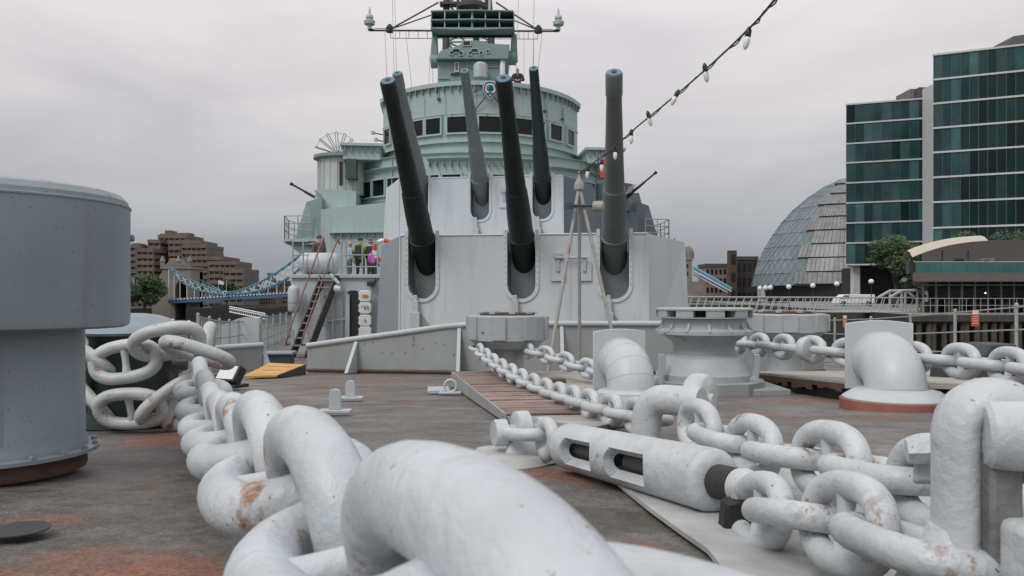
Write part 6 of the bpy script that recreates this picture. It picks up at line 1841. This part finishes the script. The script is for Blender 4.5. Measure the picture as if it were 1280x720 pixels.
# ================================================================== LEFT BANK: bridge, hotel, trees
Dh = 425.0
root = thing('terraced_hotel', 'huge stepped brown concrete hotel behind the suspension bridge', 'hotel', V((X(230, Dh), Dh, -4)))
steps = [(163, 176, 306, 16), (172, 192, 311, 8), (186, 200, 300, 20), (199, 232, 294, 28), (212, 250, 301, 22), (228, 258, 306, 16), (240, 279, 321, 10), (262, 295, 327, 6), (280, 304, 337, 0)]
st_h = 3.45
for i, (pa, pb, pt, dd) in enumerate(steps):
    y0 = Dh + dd; x0, x1 = X(pa, y0), X(pb, y0); zt = Z(pt, y0)
    MB().bx(x0, x1, y0, y0 + 26, -4, zt).build('block', WINDK, root, None)
    z = zt; nfl = int((zt + 4) / st_h)
    for j in range(nfl + 1):
        zz_ = zt - j * st_h
        if zz_ < -3: break
        MB().bx(x0 - .4, x1 + .4, y0 - .9, y0 + 25.5, zz_ - 1.75, zz_ + .25).build('balcony_band', BRICKT, root, None)
    k = MB(); n = max(2, int((x1 - x0) / 2.6))
    for j in range(n + 1):
        xx = x0 + (x1 - x0) * j / n; k.bx(xx - .32, xx + .32, y0 - .6, y0 + .2, -4, zt - .5)
    k.build('piers', BRICKT, root, None)['kind'] = 'stuff'
for (pa, pb, pt, pb2) in ((165, 174, 304, 310), (206, 214, 288, 294), (214, 236, 291, 294), (200, 206, 292, 296)):
    MB().bx(X(pa, Dh + 32), X(pb, Dh + 32), Dh + 32, Dh + 40, Z(pb2 + 4, Dh + 32), Z(pt, Dh + 32)).build('roof_house', BRICKR if pa == 214 else BRICKT, root, None)
# stone approach tower of the bridge
D = 335.0
root = thing('bridge_gatehouse', 'pale stone gatehouse with arched opening at the left end of the bridge', 'gatehouse', V((X(222, D), D, -8)))
k = MB()
xs0, xs1 = X(190, D), X(238, D); zt = Z(336, D)
xar, rar = X(226, D), X(233, D) - X(226, D)
ap = [(xs0, -8.5), (xar - rar, -8.5), (xar - rar, Z(362, D))] + [(xar - rar * math.cos(R(a)), Z(362, D) + rar * 1.6 * math.sin(R(a))) for a in (20, 45, 70, 90, 110, 135, 160)] + [(xar + rar, Z(362, D)), (xar + rar, -8.5), (xs1, -8.5), (xs1, zt), (xs0 + 5, zt), (xs0 + 3, Z(345, D)), (xs0, Z(350, D))]
k.prism([V((a, D, b)) for a, b in ap], (0, 14, 0)); k.build('wall', STONE, root, None)
MB().bx(xs0 + 2, xs1, D + 10, D + 13.5, -8, zt - 1).build('arch_back', DARK, root, None)
MB().bx(xs0 + 4, xs1 + .5, D - .5, D + 14.5, zt + .002, zt + .9).build('parapet', STONE, root, None)
for i in range(9):
    xx = xs0 + 5 + i * (xs1 - xs0 - 6) / 8
    MB().bx(xx - .5, xx + .5, D - .4, D + .8, zt + .9, zt + 1.9).build('merlon', STONE, root, None)
k = MB(); k.prism([V((X(201, D), D + 4, zt + .9)), V((X(222, D), D + 4, zt + .9)), V((X(218, D), D + 4, Z(324, D))), V((X(208, D), D + 4, Z(322, D)))], (0, 7, 0)); k.build('gable_roof', STONE, root, None)
for px in (202, 222, 236): MB().lathe([(1.0, zt), (1.0, zt + 3), (1.3, zt + 3.1), (.2, zt + 5.5)], 8, V((X(px, D), D + 1, 0))).build('turret', STONE, root, 30)
# the span
root = thing('suspension_bridge', 'blue suspension bridge span with white trusses crossing the river', 'bridge', V((X(290, 330), 330, -2)))
def bp(px, py, dd): return at(px, py, 330 + dd)
for dd in (0, 16):
    a, b = bp(210, 375.5, dd), bp(400, 364.5, dd)
    k = MB(); k.hexa([a + V((0, 0, -1.3)), b + V((0, 0, -1.3)), b + V((0, 1, -1.3)), a + V((0, 1, -1.3)), a + V((0, 0, .7)), b + V((0, 0, .7)), b + V((0, 1, .7)), a + V((0, 1, .7))]); k.build('deck_girder', BRBLUE, root, None)
    k = MB()
    n = 46
    for i in range(n):
        p = a.lerp(b, i / n); k.box(p + V((0, -.1, .25)), (.7, .2, .55))
    k.build('parapet_panels', BRWHITE, root, None)['kind'] = 'stuff'
    ox = 14 if dd else 0
    upc = [(211 + ox, 333), (228 + ox, 344), (245 + ox, 353), (262 + ox * .7, 360), (282, 365.5), (300, 363), (320, 355), (340, 344), (358, 332), (372, 321), (392, 305)]
    loc = [(211 + ox, 335), (225 + ox, 351), (243 + ox, 361), (262 + ox * .7, 366), (282, 367.5), (302, 367), (324, 363), (346, 355), (364, 344), (378, 332), (398, 314)]
    U = crom([bp(x, y + (1.5 if dd else 0), dd) for x, y in upc], 4); Lw = crom([bp(x, y + (1.5 if dd else 0), dd) for x, y in loc], 4)
    MB().tube(U, .36, 6).build('upper_chord', TEAL, root, 60)
    MB().tube(Lw, .34, 6).build('lower_chord', TEAL, root, 60)
    n = len(U)
    for i in range(0, n - 2, 2):
        MB().cyl(U[i], Lw[i + 2], .2, 4).build('web_bar', BRWHITE, root); MB().cyl(Lw[i], U[i + 2], .2, 4).build('web_bar', BRWHITE, root)
        q = Lw[i]; f = (q.x - a.x) / (b.x - a.x)
        if 0 < f < 1 and q.z > a.lerp(b, f).z + 1: MB().cyl(q, a.lerp(b, f), .16, 4).build('hanger', BRWHITE, root)
k = MB(); k.hexa([bp(210, 375.8, 0), bp(400, 364.8, 0), bp(400, 364.8, 16), bp(210, 375.8, 16)] + [p + V((0, 0, .3)) for p in (bp(210, 375.8, 0), bp(400, 364.8, 0), bp(400, 364.8, 16), bp(210, 375.8, 16))]); k.build('roadway', CONC, root, None)
MB().lathe([(.9, 0), (.9, .3), (0, .3)], 16, bp(281, 366, -1), Matrix.Rotation(R(90), 3, 'X')).build('roundel', BRWHITE, root, 30)
MB().lathe([(.5, 0), (.5, .1), (0, .1)], 16, bp(281, 366, -2), Matrix.Rotation(R(90), 3, 'X')).build('roundel_centre', BRBLUE, root, 30)
for px, col in ((273, LIFEW), (283, LEAF)):
    a = bp(px, 366, -3); MB().cyl(a, a + V((0, 0, 5.2)), .08, 4).build('flagstaff', BRWHITE, root)
    k = MB(); k.prism([a + V((0, 0, 5.2)), a + V((2.2, .2, 4.4)), a + V((2.0, .2, 3.2)), a + V((0, 0, 3.6))], (0, .05, 0)); k.build('flag', col, root, None)
# pier under the bridge
m = thing('floating_pier', 'long dark floating pier below the suspension bridge', 'pier', V((X(280, 300), 300, WZ)))
MB().bx(X(232, 300), X(345, 300), 300, 312, WZ - .5, Z(385, 300)).build('hull', mat('pier_black', (.012, .013, .014), .7), m, None)
MB().bx(X(262, 300), X(290, 300), 302, 308, Z(385, 300), Z(381, 300)).build('shed', DARK, m, None)
root = thing('pier_brow', 'white sloping brow running down to the dark floating pier', 'brow', at(310, 388, 290))
a, b = at(287, 385, 290), at(332, 394, 280)
for dz_ in (0, -2.2): MB().cyl(a + V((0, 0, dz_ * .3 + .5)), b + V((0, 0, dz_ * .3 + .5)), .22, 5).build('chord', LIFEW, root)
MB().cyl(a + V((0, 0, -1.4)), b + V((0, 0, -1.4)), .25, 5).build('chord', LIFEW, root)
for i in range(18):
    p = a.lerp(b, i / 18); q = a.lerp(b, (i + .5) / 18); MB().cyl(p + V((0, 0, -1.4)), q + V((0, 0, .4)), .1, 4).build('web_bar', LIFEW, root)
for i, (pa, pb, pt, D, mt, lab) in enumerate(((300, 322, 356, 520, BRICKT, 'tan far building right of the stepped hotel'), (318, 345, 361, 480, BRICKR, 'red brick far warehouse under the bridge chain'), (341, 372, 354, 500, BRICKT, 'tan far warehouse nearest the deckhouse'), (298, 312, 349, 640, BRICKR, 'dark red far rooftop between hotel and bridge'))):
    block(lab, pa, pb, pt, D, mt, 5, 8, 12, -4, SLATE)
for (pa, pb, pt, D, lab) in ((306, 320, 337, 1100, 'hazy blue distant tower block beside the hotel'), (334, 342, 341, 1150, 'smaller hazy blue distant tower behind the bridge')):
    block(lab, pa, pb, pt, D, mat('haze_tower', (.17, .22, .27), .7), 9, 4, 12, -4)  # distance haze put into the blue-grey wall colour
tree('large green tree left of the stone gatehouse', V((X(180, 322), 322, -6)), 16, 8.5, 5000, LEAF, 21, 14, .55)
tree('green tree behind the middle of the suspension bridge', V((X(283, 380), 380, -4)), 13, 6.0, 3000, LEAF, 22, 9, .6)
tree('dark green tree inside the gatehouse arch', V((X(243, 375), 375, -4)), 11, 6.0, 2500, LEAFD, 23, 8, .6)
# globe lamps on the near left bank jetty
m = MB(); m.bx(X(160, 120), X(222, 120), 118, 121, WZ, Z(396, 120) - 1.0)
for i, (px, py) in enumerate(((177, 394.5), (195, 397), (215.5, 401), (236, 403))):
    D = 160.0; b = V((X(px, D), D, WZ))
    root = thing('jetty_lamp', ('white globe on a dark river post beside the mushroom cap', 'white globe on a dark river post, second from the mushroom cap', 'white globe on a dark river post, third from the mushroom cap', 'white globe on a dark river post farthest from the mushroom cap')[i], 'lamp post', b, 'globe posts in the river')
    zt = Z(py, D) - WZ
    MB().tube([b, b + V((0, 0, zt))], .14, 8).build('post', BLACK, root, 60)
    r = .42
    MB().lathe([(r * .5, -r * .8), (r * .9, -r * .4), (r, 0), (r * .87, r * .5), (r * .5, r * .87), (0, r)], 12, b + V((0, 0, zt))).build('globe', BULBW, root, 60)
